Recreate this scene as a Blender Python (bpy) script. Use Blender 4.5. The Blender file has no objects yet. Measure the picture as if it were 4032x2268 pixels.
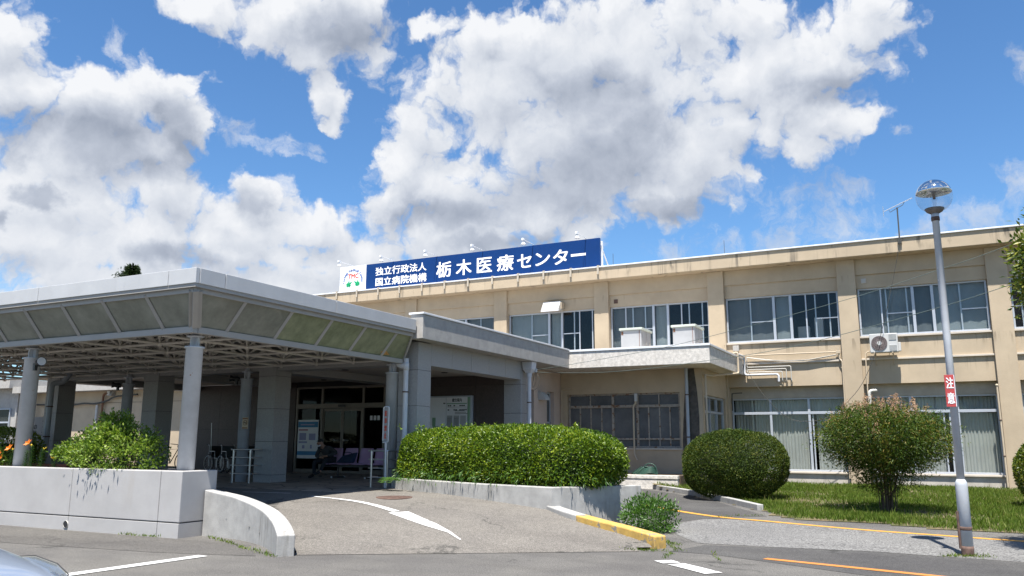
import bpy, math, random
import numpy as np
from mathutils import Vector, Matrix
R = math.radians
random.seed(7); rng = np.random.default_rng(7)
SC = bpy.context.scene
COL = SC.collection

# ------------------------------------------------------------------ camera
cam = bpy.data.cameras.new("camera"); co = bpy.data.objects.new("camera", cam); COL.objects.link(co)
cam.sensor_width = 36.0; cam.lens = 28.524; cam.clip_end = 3000; cam.clip_start = .05
_p, _y, _r = R(10.6986), R(26.9234), R(.1685)
_f = Vector((-math.sin(_y)*math.cos(_p), math.cos(_y)*math.cos(_p), math.sin(_p)))
_rt = Vector((math.cos(_y), math.sin(_y), 0)); _up = _rt.cross(_f)
_a = math.cos(_r)*_rt + math.sin(_r)*_up; _u = -math.sin(_r)*_rt + math.cos(_r)*_up
co.matrix_world = Matrix(((_a.x, _u.x, -_f.x, 0), (_a.y, _u.y, -_f.y, 0), (_a.z, _u.z, -_f.z, 1.6), (0, 0, 0, 1)))
SC.camera = co
SC.view_settings.view_transform = 'Standard'; SC.view_settings.look = 'None'
SC.view_settings.exposure = 1.15; SC.view_settings.gamma = 1

# ------------------------------------------------------------------ sun
SUN = Vector((.10, -.366, 1)).normalized()
sl = bpy.data.lights.new("sun", 'SUN'); sl.energy = 5.0; sl.angle = R(.55); sl.color = (1, .955, .88)
so = bpy.data.objects.new("sun", sl); COL.objects.link(so)
so.rotation_euler = SUN.to_track_quat('Z', 'Y').to_euler(); so.location = (0, -20, 60)

# ------------------------------------------------------------------ sky (azimuth / elevation in degrees, fixed in the world)
CL = [(-28.1, 24.6, 6.6, 4.5), (-34.3, 21.5, 3.2, 2.4), (-25.1, 27.2, 6.0, 3.1), (-19.1, 27.5, 7.4, 3.8), (-20.7, 21.5, 9.6, 5.9), (-13.6, 19.3, 4.5, 4.0), (-31.0, 17.5, 6.9, 3.0), (-36.3, 16.6, 2.0, 1.6), (-23.7, 16.4, 7.5, 2.8), (-15.4, 16.7, 3.1, 2.0), (-14.6, 28.2, 5.8, 2.7), (-10.3, 28.3, 3.9, 1.7), (-4.3, 25.2, 4.9, 3.2), (-1.4, 26.4, 3.0, 2.1), (-6.8, 22.5, 3.4, 2.8), (-8.2, 20.4, 1.6, 1.6), (-5.1, 20.8, 3.1, 2.0), (-29.0, 27.9, 2.4, 1.5), (-35.4, 19.0, 2.0, 2.4), (-8.3, 25.3, 3.2, 3.2), (-3.6, 21.1, 2.8, 1.9), (-6.0, 19.0, 2.4, 1.3), (-30.9, 14.1, 7.4, 2.2), (-21.7, 13.9, 2.0, 2.0), (-44.3, 27.8, 5.8, 2.3), (-40.1, 28.1, 4.6, 3.1), (-41.7, 25.9, 3.7, 1.8), (-40.3, 23.7, 1.8, 1.7), (-39.8, 22.2, 0.7, 1.1), (-33.9, 28.2, 2.7, 0.9), (-49.8, 28.2, 3.1, 1.2), (-60.8, 23.7, 2.1, 2.9), (-59.8, 20.7, 2.7, 2.5), (-55.3, 20.6, 4.4, 2.6), (-51.8, 22.2, 2.7, 2.2), (-50.2, 20.2, 2.3, 2.1), (-56.6, 17.7, 4.4, 2.6), (-52.0, 18.4, 3.6, 1.7), (-57.5, 14.6, 6.1, 2.9), (-50.8, 16.0, 3.4, 2.0), (-58.3, 11.9, 4.0, 2.4), (-52.2, 12.3, 6.6, 3.0), (-45.2, 16.4, 2.2, 2.2), (-41.6, 14.5, 3.8, 1.8), (-40.7, 12.1, 4.6, 2.5), (-47.1, 13.0, 5.6, 2.4), (-46.1, 14.4, 3.9, 1.6), (-37.4, 12.8, 3.3, 1.9), (-52, 9.6, 9., 2.3), (-42, 9.8, 6.5, 2.0), (-33.5, 11.3, 5., 1.8), (-24.5, 11.3, 4., 1.9), (-10.6, 24.4, 4.8, 3.0), (-11.5, 21.2, 3.2, 2.2)]
WI = [(-7.0, 15.8, 3.3, 1.4), (-4.3, 14.2, 3.5, 1.5), (-15.2, 12.8, 2.5, 1.2), (-11.5, 13.2, 1.0, 1.0), (5.7, 15.5, 1.5, 2.0), (3.1, 13.2, 2.8, 1.6), (0.2, 20.0, 0.7, 0.5), (-54.6, 24.9, 1.0, 1.4), (-53.3, 23.6, 0.7, 1.1), (-43.8, 19.7, 3.2, 0.6), (-42.1, 19.2, 2.2, 0.3), (-46.5, 20.4, 1.8, 0.8), (-3.2, 16.4, 2.0, 1.0), (-8.2, 13.5, 2.1, 1.1), (7.0, 22.0, 0.6, 1.3), (0.1, 12.8, 3.7, 0.7)]
DK = [(-53.9, 17.8, 4.0, 1.5), (-55.2, 18.9, 4.8, 1.9), (-50.3, 18.7, 1.7, 1.5), (-45.1, 16.0, 1.7, 1.6), (-58.3, 14.8, 1.7, 0.5), (-59.8, 13.3, 0.6, 0.7), (-31.5, 15.9, 6.0, 1.2), (-20.7, 19.1, 5.2, 3.0), (-24.3, 17.2, 5.8, 1.7), (-15.7, 15.9, 3.6, 1.2), (-39.5, 27.9, 3.5, 2.0), (-50.5, 20.7, 2.0, 2.0), (-59.4, 18.4, 2.1, 1.9), (-20.7, 23.7, 4.7, 2.1), (-50.5, 11.9, 2.9, 1.0), (-17.2, 21.4, 2.6, 2.4), (-4.2, 22.7, 3.3, 1.2), (-28.0, 14.2, 4.0, 0.8), (-59.9, 17.1, 1.2, 1.2)]
world = bpy.data.worlds.new("World"); SC.world = world; world.use_nodes = True

class NT:
    """small helper around a node tree"""
    def __init__(s, t): s.t = t; s.n = t.nodes; s.l = t.links
    def new(s, ty, **k):
        n = s.n.new(ty)
        for a, v in k.items(): setattr(n, a, v)
        return n
    def put(s, sock, v):
        if hasattr(v, 'is_linked') or isinstance(v, bpy.types.NodeSocket): s.l.new(v, sock)
        else: sock.default_value = v
    def math(s, op, a, b=None, c=None, clamp=False):
        n = s.new('ShaderNodeMath', operation=op, use_clamp=clamp); s.put(n.inputs[0], a)
        if b is not None: s.put(n.inputs[1], b)
        if c is not None: s.put(n.inputs[2], c)
        return n.outputs[0]
    def vmath(s, op, a, b=None, c=None):
        n = s.new('ShaderNodeVectorMath', operation=op); s.put(n.inputs[0], a)
        if b is not None:
            s.put(n.inputs['Scale'] if op == 'SCALE' else n.inputs[1], b)
        if c is not None: s.put(n.inputs[2], c)
        return n.outputs['Value'] if op in ('LENGTH', 'DOT_PRODUCT') else n.outputs[0]
    def noise(s, vec, scale, detail=4, rough=.5, color=False, lac=2.0, dist=0.0, two=False):
        n = s.new('ShaderNodeTexNoise', noise_dimensions='2D' if two else '3D'); s.put(n.inputs['Vector'], vec); n.inputs['Scale'].default_value = scale
        n.inputs['Detail'].default_value = detail; n.inputs['Roughness'].default_value = rough; n.inputs['Lacunarity'].default_value = lac
        n.inputs['Distortion'].default_value = dist
        return n.outputs['Color'] if color else n.outputs['Fac']
    def ss(s, x, a, b, lo=0., hi=1., kind='SMOOTHSTEP'):
        n = s.new('ShaderNodeMapRange', interpolation_type=kind); s.put(n.inputs['Value'], x)
        n.inputs['From Min'].default_value = a; n.inputs['From Max'].default_value = b
        n.inputs['To Min'].default_value = lo; n.inputs['To Max'].default_value = hi
        return n.outputs['Result']
    def mix(s, fac, a, b, blend='MIX'):
        n = s.new('ShaderNodeMix', data_type='RGBA', blend_type=blend)
        s.put(n.inputs[0], fac); s.put(n.inputs[6], a); s.put(n.inputs[7], b)
        return n.outputs[2]

def lobes(T, P, L, k=.35, start=-1.5):
    m = start
    for a, e, rx, ry in L:
        q = T.vmath('MULTIPLY_ADD', P, (1/rx, 1/ry, 0), (-a/rx, -e/ry, 0))
        v = T.math('SUBTRACT', 1.0, T.vmath('LENGTH', q))
        m = T.math('SMOOTH_MAX', v, m, k)
    return m

def build_density():
    g = bpy.data.node_groups.new("cloud_density", 'ShaderNodeTree')
    g.interface.new_socket("P", in_out='INPUT', socket_type='NodeSocketVector')
    g.interface.new_socket("D", in_out='OUTPUT', socket_type='NodeSocketFloat')
    g.interface.new_socket("W", in_out='OUTPUT', socket_type='NodeSocketFloat')
    g.interface.new_socket("S", in_out='OUTPUT', socket_type='NodeSocketFloat')
    T = NT(g); i = T.new('NodeGroupInput'); o = T.new('NodeGroupOutput'); P = i.outputs[0]
    w1 = T.vmath('SUBTRACT', T.noise(P, .16, 3, .5, True, two=True), (.5, .5, .5))
    w2 = T.vmath('SUBTRACT', T.noise(P, .75, 4, .6, True, two=True), (.5, .5, .5))
    P2 = T.vmath('ADD', T.vmath('MULTIPLY_ADD', w1, (3.6, 2.6, 0), P), T.vmath('MULTIPLY', w2, (1.35, 1.15, 0)))
    m = lobes(T, P2, CL)
    # the rest of the sky (behind and beside the view) gets scattered cumulus
    sx = T.new('ShaderNodeSeparateXYZ'); T.put(sx.inputs[0], P)
    out = T.ss(T.math('ABSOLUTE', T.math('ADD', sx.outputs[0], 26.)), 38., 52.)
    hi = T.ss(sx.outputs[1], 30., 38.)
    out = T.math('MAXIMUM', out, hi)
    gen = T.ss(T.noise(P, .045, 3, .5, two=True), .47, .70, -1.0, .9, 'LINEAR')
    m = T.math('MAXIMUM', m, T.math('SUBTRACT', gen, T.math('MULTIPLY', T.math('SUBTRACT', 1., out), 4.)))
    n = T.math('SUBTRACT', T.noise(P2, .30, 12, .53, two=True), .5)
    vo = T.new('ShaderNodeTexVoronoi', feature='F1', voronoi_dimensions='2D'); vo.inputs['Scale'].default_value = .55; vo.inputs['Detail'].default_value = 3
    vo.inputs['Roughness'].default_value = .55; T.put(vo.inputs['Vector'], P2)
    puff = T.math('SUBTRACT', .45, vo.outputs['Distance'])
    d = T.math('ADD', T.math('MULTIPLY_ADD', n, 1.15, T.math('MINIMUM', T.math('ADD', m, .13), .75)), T.math('MULTIPLY', puff, .42))
    T.l.new(d, o.inputs[0])
    sm = T.math('MULTIPLY_ADD', T.math('SUBTRACT', T.noise(P2, .30, 4, .5, two=True), .5), 1.1, T.math('ADD', T.math('MINIMUM', m, .95), T.math('MULTIPLY', puff, .22)))
    T.l.new(sm, o.inputs[2])
    w = lobes(T, P2, WI)
    w = T.math('ADD', T.math('MINIMUM', w, .35), T.math('MULTIPLY', T.math('SUBTRACT', T.noise(P2, .55, 12, .66, two=True), .5), 2.0))
    T.l.new(w, o.inputs[1])
    return g

T = NT(world.node_tree); T.n.clear()
gen = T.new('ShaderNodeTexCoord').outputs['Generated']
sep = T.new('ShaderNodeSeparateXYZ'); T.l.new(gen, sep.inputs[0])
az = T.math('MULTIPLY', T.math('ARCTAN2', sep.outputs[0], sep.outputs[1]), 57.29578)
el = T.math('MULTIPLY', T.math('ARCSINE', sep.outputs[2]), 57.29578)
cb = T.new('ShaderNodeCombineXYZ'); T.l.new(az, cb.inputs[0]); T.l.new(el, cb.inputs[1]); P = cb.outputs[0]
DG = build_density()
def dens(v):
    n = T.new('ShaderNodeGroup', node_tree=DG); T.put(n.inputs[0], v); return n.outputs[0], n.outputs[1], n.outputs[2]
d0, w0, s0 = dens(P); _, _, s1 = dens(T.vmath('ADD', P, (-.5, 1.5, 0)))
mask = T.ss(d0, -.12, .36)
mask = T.math('MULTIPLY', mask, T.ss(el, -2., 3.))
wm = T.math('MULTIPLY', T.ss(w0, -.1, .8), .62)
cover = T.math('MAXIMUM', mask, wm)
dk = T.ss(lobes(T, T.vmath('ADD', P, T.vmath('MULTIPLY', T.vmath('SUBTRACT', T.noise(P, .3, 6, .6, True, two=True), (.5, .5, .5)), (5., 2.6, 0))), DK), -.45, .75)
relief = T.math('SUBTRACT', s0, s1)
b = T.math('ADD', .76, T.math('MULTIPLY', relief, .38))
b = T.math('SUBTRACT', b, T.math('MULTIPLY', T.ss(s0, .3, 1.3), .10))
b = T.math('SUBTRACT', b, T.math('MULTIPLY', dk, .46))
b = T.math('ADD', b, T.math('MULTIPLY', T.math('SUBTRACT', d0, s0), .07))
b = T.math('ADD', b, T.math('MULTIPLY', T.math('SUBTRACT', T.noise(P, .13, 3, .5, two=True), .5), .30), clamp=True)
ramp = T.new('ShaderNodeValToRGB'); T.l.new(b, ramp.inputs[0])
cr = ramp.color_ramp; cr.elements[0].position = .10; cr.elements[0].color = (.215, .245, .305, 1)
cr.elements[1].position = 1.0; cr.elements[1].color = (.58, .59, .61, 1)
e = cr.elements.new(.45); e.color = (.335, .365, .425, 1)
e = cr.elements.new(.72); e.color = (.45, .475, .52, 1)
sky = T.new('ShaderNodeTexSky', sky_type='NISHITA'); sky.sun_disc = False
sky.sun_elevation = math.asin(SUN.z); sky.sun_rotation = math.atan2(SUN.x, SUN.y)
sky.air_density = 1.0; sky.dust_density = .15; sky.ozone_density = 3.0; sky.altitude = 150
bg1 = T.new('ShaderNodeBackground'); bg1.inputs['Strength'].default_value = .068
hs = T.new('ShaderNodeHueSaturation'); hs.inputs['Saturation'].default_value = 1.10; T.l.new(sky.outputs[0], hs.inputs['Color'])
T.l.new(T.mix(1., hs.outputs[0], (.86, 1.05, 1.17, 1), 'MULTIPLY'), bg1.inputs['Color'])
bg2 = T.new('ShaderNodeBackground'); bg2.inputs['Strength'].default_value = .715; T.l.new(ramp.outputs[0], bg2.inputs['Color'])
mx = T.new('ShaderNodeMixShader'); T.l.new(cover, mx.inputs[0]); T.l.new(bg1.outputs[0], mx.inputs[1]); T.l.new(bg2.outputs[0], mx.inputs[2])
ow = T.new('ShaderNodeOutputWorld'); T.l.new(mx.outputs[0], ow.inputs[0])
world.cycles.sampling_method = 'MANUAL'; world.cycles.sample_map_resolution = 512
SC.cycles.max_bounces = 7; SC.cycles.transparent_max_bounces = 12; SC.cycles.diffuse_bounces = 4
SC.cycles.use_denoising = True
SC.cycles.caustics_reflective = False; SC.cycles.caustics_refractive = False; SC.cycles.sample_clamp_indirect = 6

# ------------------------------------------------------------------ mesh helpers
class MB:
    """collects boxes, tubes and lathes and links them as ONE mesh object"""
    def __init__(s): s.v = []; s.f = []; s.sm = []
    def add(s, vs, fs, smooth=False):
        o = len(s.v); s.v += [tuple(v) for v in vs]; s.f += [tuple(i + o for i in f) for f in fs]; s.sm += [smooth]*len(fs); return s
    def box(s, x0, x1, y0, y1, z0, z1):
        vs = [(x, y, z) for z in (z0, z1) for y in (y0, y1) for x in (x0, x1)]
        return s.add(vs, [(0, 2, 3, 1), (4, 5, 7, 6), (0, 1, 5, 4), (2, 6, 7, 3), (0, 4, 6, 2), (1, 3, 7, 5)])
    def obox(s, c, ax, ay, azv):
        c, ax, ay, azv = map(Vector, (c, ax, ay, azv))
        vs = [c + i*ax + j*ay + k*azv for k in (-1, 1) for j in (-1, 1) for i in (-1, 1)]
        return s.add(vs, [(0, 2, 3, 1), (4, 5, 7, 6), (0, 1, 5, 4), (2, 6, 7, 3), (0, 4, 6, 2), (1, 3, 7, 5)])
    def tube(s, pts, r, n=10, cap=True, closed=False):
        pts = [Vector(p) for p in pts]; m = len(pts)
        rs = r if isinstance(r, (list, tuple)) else [r]*m
        vs = []; up = None
        for i, p in enumerate(pts):
            if closed: d = pts[(i+1) % m] - pts[i-1]
            else: d = pts[min(i+1, m-1)] - pts[max(i-1, 0)]
            d.normalize()
            if up is None: up = Vector((0, 0, 1)) if abs(d.z) < .9 else Vector((1, 0, 0))
            sd = d.cross(up)
            if sd.length < 1e-4: sd = d.cross(Vector((0, 1, .3)))
            sd.normalize(); u2 = sd.cross(d).normalized(); up = u2
            for k in range(n):
                t = 2*math.pi*k/n; vs.append(p + rs[i]*(math.cos(t)*sd + math.sin(t)*u2))
        fs = []
        for i in range(m if closed else m-1):
            for k in range(n):
                a = i*n + k; b_ = i*n + (k+1) % n; c = ((i+1) % m)*n + (k+1) % n; d2 = ((i+1) % m)*n + k
                fs.append((a, b_, c, d2))
        s.add(vs, fs, True)
        if cap and not closed:
            s.add(vs[:n], [tuple(range(n))[::-1]]); s.add(vs[-n:], [tuple(range(n))])
        return s
    def lathe(s, prof, c=(0, 0, 0), n=24, smooth=True):
        vs = []; fs = []
        for r, z in prof:
            for k in range(n):
                t = 2*math.pi*k/n; vs.append((c[0] + r*math.cos(t), c[1] + r*math.sin(t), c[2] + z))
        for i in range(len(prof)-1):
            for k in range(n):
                fs.append((i*n + k, i*n + (k+1) % n, (i+1)*n + (k+1) % n, (i+1)*n + k))
        fs.append(tuple(range(n))[::-1]); fs.append(tuple((len(prof)-1)*n + k for k in range(n)))
        return s.add(vs, fs, smooth)
    def prism(s, poly, z0, z1):
        n = len(poly); vs = [(x, y, z0) for x, y in poly] + [(x, y, z1) for x, y in poly]
        return s.add(vs, [tuple(range(n))[::-1], tuple(range(n, 2*n))] + [(i, (i+1) % n, n + (i+1) % n, n + i) for i in range(n)])
    def prismx(s, poly, x0, x1):
        n = len(poly); vs = [(x0, y, z) for y, z in poly] + [(x1, y, z) for y, z in poly]
        return s.add(vs, [tuple(range(n))[::-1], tuple(range(n, 2*n))] + [(i, (i+1) % n, n + (i+1) % n, n + i) for i in range(n)])
    def prismy(s, poly, y0, y1):
        n = len(poly); vs = [(x, y0, z) for x, z in poly] + [(x, y1, z) for x, z in poly]
        return s.add(vs, [tuple(range(n)), tuple(range(n, 2*n))[::-1]] + [(i, n + i, n + (i+1) % n, (i+1) % n) for i in range(n)])
    def ball(s, c, r, n=10, m=7, sz=1.):
        vs = []; fs = []
        for i in range(m+1):
            ph = math.pi*i/m
            for k in range(n):
                t = 2*math.pi*k/n; vs.append((c[0] + r*math.sin(ph)*math.cos(t), c[1] + r*math.sin(ph)*math.sin(t), c[2] + r*sz*math.cos(ph)))
        for i in range(m):
            for k in range(n): fs.append((i*n + k, (i+1)*n + k, (i+1)*n + (k+1) % n, i*n + (k+1) % n))
        return s.add(vs, fs, True)
    def wall_sweep(s, path, w, zt, zb):
        """a wall of thickness w along a plan path; zt/zb give top and bottom heights per point"""
        n = len(path); L = []; Rr = []
        for i in range(n):
            p = Vector(path[i] + (0,)); d = Vector(path[min(i+1, n-1)] + (0,)) - Vector(path[max(i-1, 0)] + (0,)); d.normalize()
            nn = Vector((-d.y, d.x, 0)); L.append(p + nn*w/2); Rr.append(p - nn*w/2)
        vs = []
        for i in range(n):
            for q, z in ((L[i], zt[i]), (Rr[i], zt[i]), (Rr[i], zb[i]), (L[i], zb[i])): vs.append((q.x, q.y, z))
        fs = [(0, 1, 2, 3), tuple((n-1)*4 + k for k in (3, 2, 1, 0))]
        for i in range(n-1):
            for k in range(4): fs.append((i*4 + k, (i+1)*4 + k, (i+1)*4 + (k+1) % 4, i*4 + (k+1) % 4))
        return s.add(vs, fs)
    def build(s, name, mat, parent=None, bevel=0., org=None, fix=True):
        me = bpy.data.meshes.new(name); o = bpy.data.objects.new(name, me); COL.objects.link(o)
        L = ORG.get(parent.name, Vector()) if parent else Vector(org or (0, 0, 0))
        if parent: o.parent = parent; ORG[o.name] = L
        else: o.location = L; ORG[o.name] = L
        me.from_pydata([(v[0]-L.x, v[1]-L.y, v[2]-L.z) for v in s.v], [], s.f)
        me.polygons.foreach_set('use_smooth', s.sm)
        if fix:
            import bmesh
            b = bmesh.new(); b.from_mesh(me); bmesh.ops.recalc_face_normals(b, faces=b.faces); b.to_mesh(me); b.free()
        me.materials.append(mat); me.update()
        if bevel:
            m = o.modifiers.new('edge', 'BEVEL'); m.width = bevel; m.segments = 2; m.limit_method = 'ANGLE'; m.angle_limit = R(50)
        return o
ORG = {}
def tag(o, label=None, cat=None, group=None, kind=None):
    if label: o['label'] = label
    if cat: o['category'] = cat
    if group: o['group'] = group
    if kind: o['kind'] = kind
    return o
def thing(name, label, cat, loc, group=None):
    o = bpy.data.objects.new(name, None); COL.objects.link(o); o.location = loc; o.empty_display_size = .2
    ORG[o.name] = Vector(loc); return tag(o, label, cat, group)
def struct(o): o['kind'] = 'structure'; return o
def copy_tree(o, parent=None):
    c = o.copy(); COL.objects.link(c)
    if parent: c.parent = parent
    for ch in [k for k in o.children]: copy_tree(ch, c)
    return c
def text_obj(name, body, mat, parent, rect, to_world, bold=0.0, depth=.004, shear=0.):
    """lettering as real geometry, fitted into rect=(u0,u1,v0,v1); to_world(u,v,w) maps to the world"""
    cu = bpy.data.curves.new(name, 'FONT'); cu.body = body; cu.size = 1; cu.extrude = .5; cu.resolution_u = 3
    t = bpy.data.objects.new(name + "_tmp", cu); COL.objects.link(t)
    dg = bpy.context.evaluated_depsgraph_get(); dg.update()
    m0 = bpy.data.meshes.new_from_object(t.evaluated_get(dg))
    bpy.data.objects.remove(t); bpy.data.curves.remove(cu)
    n = len(m0.vertices); a0 = np.empty(n*3); m0.vertices.foreach_get('co', a0); a0 = a0.reshape(-1, 3)
    F0 = [tuple(p.vertices) for p in m0.polygons]; bpy.data.meshes.remove(m0)
    lo = a0.min(0); hi = a0.max(0); L = ORG.get(parent.name, Vector())
    u0, u1, v0, v1 = rect; hh = v1 - v0; V_ = []; F_ = []
    offs = [(0, 0)] if bold <= 0 else [(bold*q[0]*hh, bold*q[1]*hh) for q in ((1, .6), (-1, .6), (1, -.6), (-1, -.6), (0, 0))]
    for k, (du, dv) in enumerate(offs):         # heavier strokes: the glyph laid over itself, each copy a hair prouder
        b0 = len(V_)
        for p in a0:
            u = u0 + (p[0]-lo[0])/(hi[0]-lo[0])*(u1-u0) + du; v = v0 + (p[1]-lo[1])/(hi[1]-lo[1])*(v1-v0) + dv
            w = (p[2]-lo[2])/(hi[2]-lo[2])*(depth + .0006*k)
            V_.append(Vector(to_world(u, v, w)) - L)
        F_ += [tuple(i+b0 for i in f) for f in F0]
    me = bpy.data.meshes.new(name); me.from_pydata(V_, [], F_)
    me.materials.append(mat); me.update()
    o = bpy.data.objects.new(name, me); COL.objects.link(o); o.parent = parent; ORG[o.name] = L
    return o

# ------------------------------------------------------------------ materials
def rgb(c): return (c[0], c[1], c[2], 1)
def M(name, col, rough=.75, metal=0., var=.12, vs=2.5, bump=0., bs=60., streak=0., scol=None, ss_=(3., 3., .25), spec=.4, speck=0., spots=None, th=(.52, .68), bd=.01):
    """painted / rendered surface: colour variation, vertical streak stains, fine speckle, bump"""
    m = bpy.data.materials.new(name); m.use_nodes = True; T = NT(m.node_tree)
    b = T.n['Principled BSDF']; b.inputs['Roughness'].default_value = rough; b.inputs['Metallic'].default_value = metal
    b.inputs['Specular IOR Level'].default_value = spec
    pos = T.new('ShaderNodeNewGeometry').outputs['Position']
    c = rgb(col)
    if var: 
        f = T.ss(T.noise(pos, vs, 6, .62), .25, .75)
        c = T.mix(f, rgb([x*(1-var) for x in col]), rgb([min(1, x*(1+var)) for x in col]))
    if speck:
        f = T.noise(pos, 130, 2, .6); c = T.mix(T.ss(f, .35, .65), c, T.mix(1., c, (1+speck, 1+speck, 1+speck, 1), 'MULTIPLY'))
        f2 = T.ss(T.noise(pos, 95, 2, .6), .58, .66); c = T.mix(f2, c, T.mix(1., c, (1-speck, 1-speck, 1-speck, 1), 'MULTIPLY'))
    if streak:
        q = T.vmath('MULTIPLY', pos, ss_)
        f = T.math('MULTIPLY', T.ss(T.noise(q, 1.6, 7, .62), th[0], th[1]), T.ss(T.noise(pos, .7, 3), .35, .65))
        c = T.mix(T.math('MULTIPLY', f, streak), c, rgb(scol or (.09, .085, .075)))
    if spots:
        f = T.ss(T.noise(pos, spots[0], 5, .7), spots[1], spots[1]+.03); c = T.mix(f, c, rgb(spots[2]))
    T.put(b.inputs['Base Color'], c)
    if bump:
        bp = T.new('ShaderNodeBump'); bp.inputs['Strength'].default_value = bump; bp.inputs['Distance'].default_value = bd
        T.l.new(T.noise(pos, bs, 4, .6), bp.inputs['Height']); T.l.new(bp.outputs[0], b.inputs['Normal'])
    return m
def leafmat(name, cols, rough=.42, trans=.3, spec=.45):
    m = bpy.data.materials.new(name); m.use_nodes = True; T = NT(m.node_tree); b = T.n['Principled BSDF']
    g = T.new('ShaderNodeNewGeometry'); r = T.new('ShaderNodeValToRGB'); r.color_ramp.interpolation = 'LINEAR'
    pos = g.outputs['Position']
    f = T.math('ADD', T.math('MULTIPLY', g.outputs['Random Per Island'], .75), T.math('MULTIPLY', T.math('SUBTRACT', T.noise(pos, 1.6, 3), .5), .9), clamp=True)
    f = T.math('ADD', f, .12, clamp=True)
    T.l.new(f, r.inputs[0]); e = r.color_ramp.elements
    e[0].position = 0; e[0].color = rgb(cols[0]); e[1].position = 1; e[1].color = rgb(cols[-1])
    for i, c in enumerate(cols[1:-1]): k = e.new((i+1)/(len(cols)-1)); k.color = rgb(c)
    T.l.new(r.outputs[0], b.inputs['Base Color']); b.inputs['Roughness'].default_value = rough; b.inputs['Specular IOR Level'].default_value = spec
    tr = T.new('ShaderNodeBsdfTranslucent'); T.l.new(T.mix(1., r.outputs[0], (1.25, 1.3, .7, 1), 'MULTIPLY'), tr.inputs['Color'])
    mx = T.new('ShaderNodeMixShader'); mx.inputs[0].default_value = trans
    T.l.new(b.outputs[0], mx.inputs[1]); T.l.new(tr.outputs[0], mx.inputs[2]); T.l.new(mx.outputs[0], T.n['Material Output'].inputs[0])
    return m
def glassmat(name, tint=(.75, .8, .8), refl=1.0, dirt=0., dcol=(.3, .3, .28), rough=.0, ds=2.):
    m = bpy.data.materials.new(name); m.use_nodes = True; T = NT(m.node_tree); T.n.remove(T.n['Principled BSDF'])
    tr = T.new('ShaderNodeBsdfTransparent'); tr.inputs[0].default_value = rgb(tint)
    gl = T.new('ShaderNodeBsdfGlossy'); gl.inputs['Roughness'].default_value = rough
    fr = T.new('ShaderNodeFresnel'); fr.inputs[0].default_value = 1.5
    mx = T.new('ShaderNodeMixShader'); T.l.new(T.math('MULTIPLY', T.math('MULTIPLY', fr.outputs[0], refl, clamp=True), T.math('SUBTRACT', 1., T.new('ShaderNodeNewGeometry').outputs['Backfacing'])), mx.inputs[0])
    T.l.new(tr.outputs[0], mx.inputs[1]); T.l.new(gl.outputs[0], mx.inputs[2]); out = mx.outputs[0]
    if dirt:
        pos = T.new('ShaderNodeNewGeometry').outputs['Position']
        di = T.new('ShaderNodeBsdfDiffuse'); 
        T.put(di.inputs[0], T.mix(T.noise(pos, ds*1.7, 8, .68), rgb([x*.55 for x in dcol]), rgb([x*1.5 for x in dcol])))
        f = T.ss(T.noise(pos, ds, 8, .65), .25, .7, dirt*.75, min(1, dirt*1.15))
        m2 = T.new('ShaderNodeMixShader'); T.l.new(f, m2.inputs[0]); T.l.new(out, m2.inputs[1]); T.l.new(di.outputs[0], m2.inputs[2]); out = m2.outputs[0]
    T.l.new(out, T.n['Material Output'].inputs[0]); return m

m_wall = M('cream_render', (.435, .352, .252), .85, var=.11, vs=.8, bump=.35, bs=45, streak=.10, scol=(.30, .24, .17), bd=.012)
m_fascia = M('cream_fascia_render', (.435, .352, .252), .85, var=.08, vs=1.1, bump=.35, bs=45, streak=.75, scol=(.10, .09, .075), ss_=(2.0, 2.0, .10), th=(.54, .63), bd=.012)
def drips(m, z1, ln, xs, th, k, dark=(.075, .068, .058)):
    """dark rain runs hanging below an edge at height z1, each with its own length"""
    T = NT(m.node_tree); b = T.n['Principled BSDF']; src = b.inputs['Base Color'].links[0].from_socket
    pos = T.new('ShaderNodeNewGeometry').outputs['Position']; sp = T.new('ShaderNodeSeparateXYZ'); T.l.new(pos, sp.inputs[0])
    q = T.new('ShaderNodeCombineXYZ'); T.l.new(T.math('MULTIPLY', sp.outputs[0], xs), q.inputs[0]); T.l.new(T.math('MULTIPLY', sp.outputs[2], .35), q.inputs[1])
    n = T.noise(q.outputs[0], 1., 5, .62); f = T.ss(n, th, th+.07)
    fade = T.ss(T.math('ADD', sp.outputs[2], T.math('MULTIPLY', n, ln*.6)), z1-ln*.75, z1+ln*.30)
    below = T.ss(sp.outputs[2], z1+.001, z1+.004, 1., 0., 'LINEAR')
    T.l.new(T.mix(T.math('MULTIPLY', T.math('MULTIPLY', T.math('MULTIPLY', f, fade), below), k), src, rgb(dark)), b.inputs['Base Color'])
drips(m_fascia, 8.32, .50, 1.7, .56, .75); drips(m_fascia, 8.32, .45, 6.0, .60, .6)
drips(m_wall, 5.085, .45, 5.0, .56, .55, (.16, .125, .085)); drips(m_wall, 4.335, .5, 7.0, .58, .35, (.2, .16, .11)); drips(m_wall, 7.29, .3, 6., .6, .3, (.2, .16, .11))
m_sill = M('pale_sill', (.52, .46, .39), .8, var=.08)
m_plinth = M('grey_plinth', (.42, .39, .34), .85, var=.15, streak=.35, bump=.2)
m_lintel = M('grey_lintel', (.40, .35, .28), .85, var=.12, bump=.2)
m_conc = M('rough_concrete', (.52, .49, .45), .9, var=.22, vs=9, bump=.6, bs=30, streak=.35, scol=(.20, .16, .12), speck=.22, bd=.015)
m_plaster = M('grey_plaster', (.36, .345, .325), .85, var=.12, vs=5, bump=.3, bs=80, streak=.25, scol=(.16, .14, .12))
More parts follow.
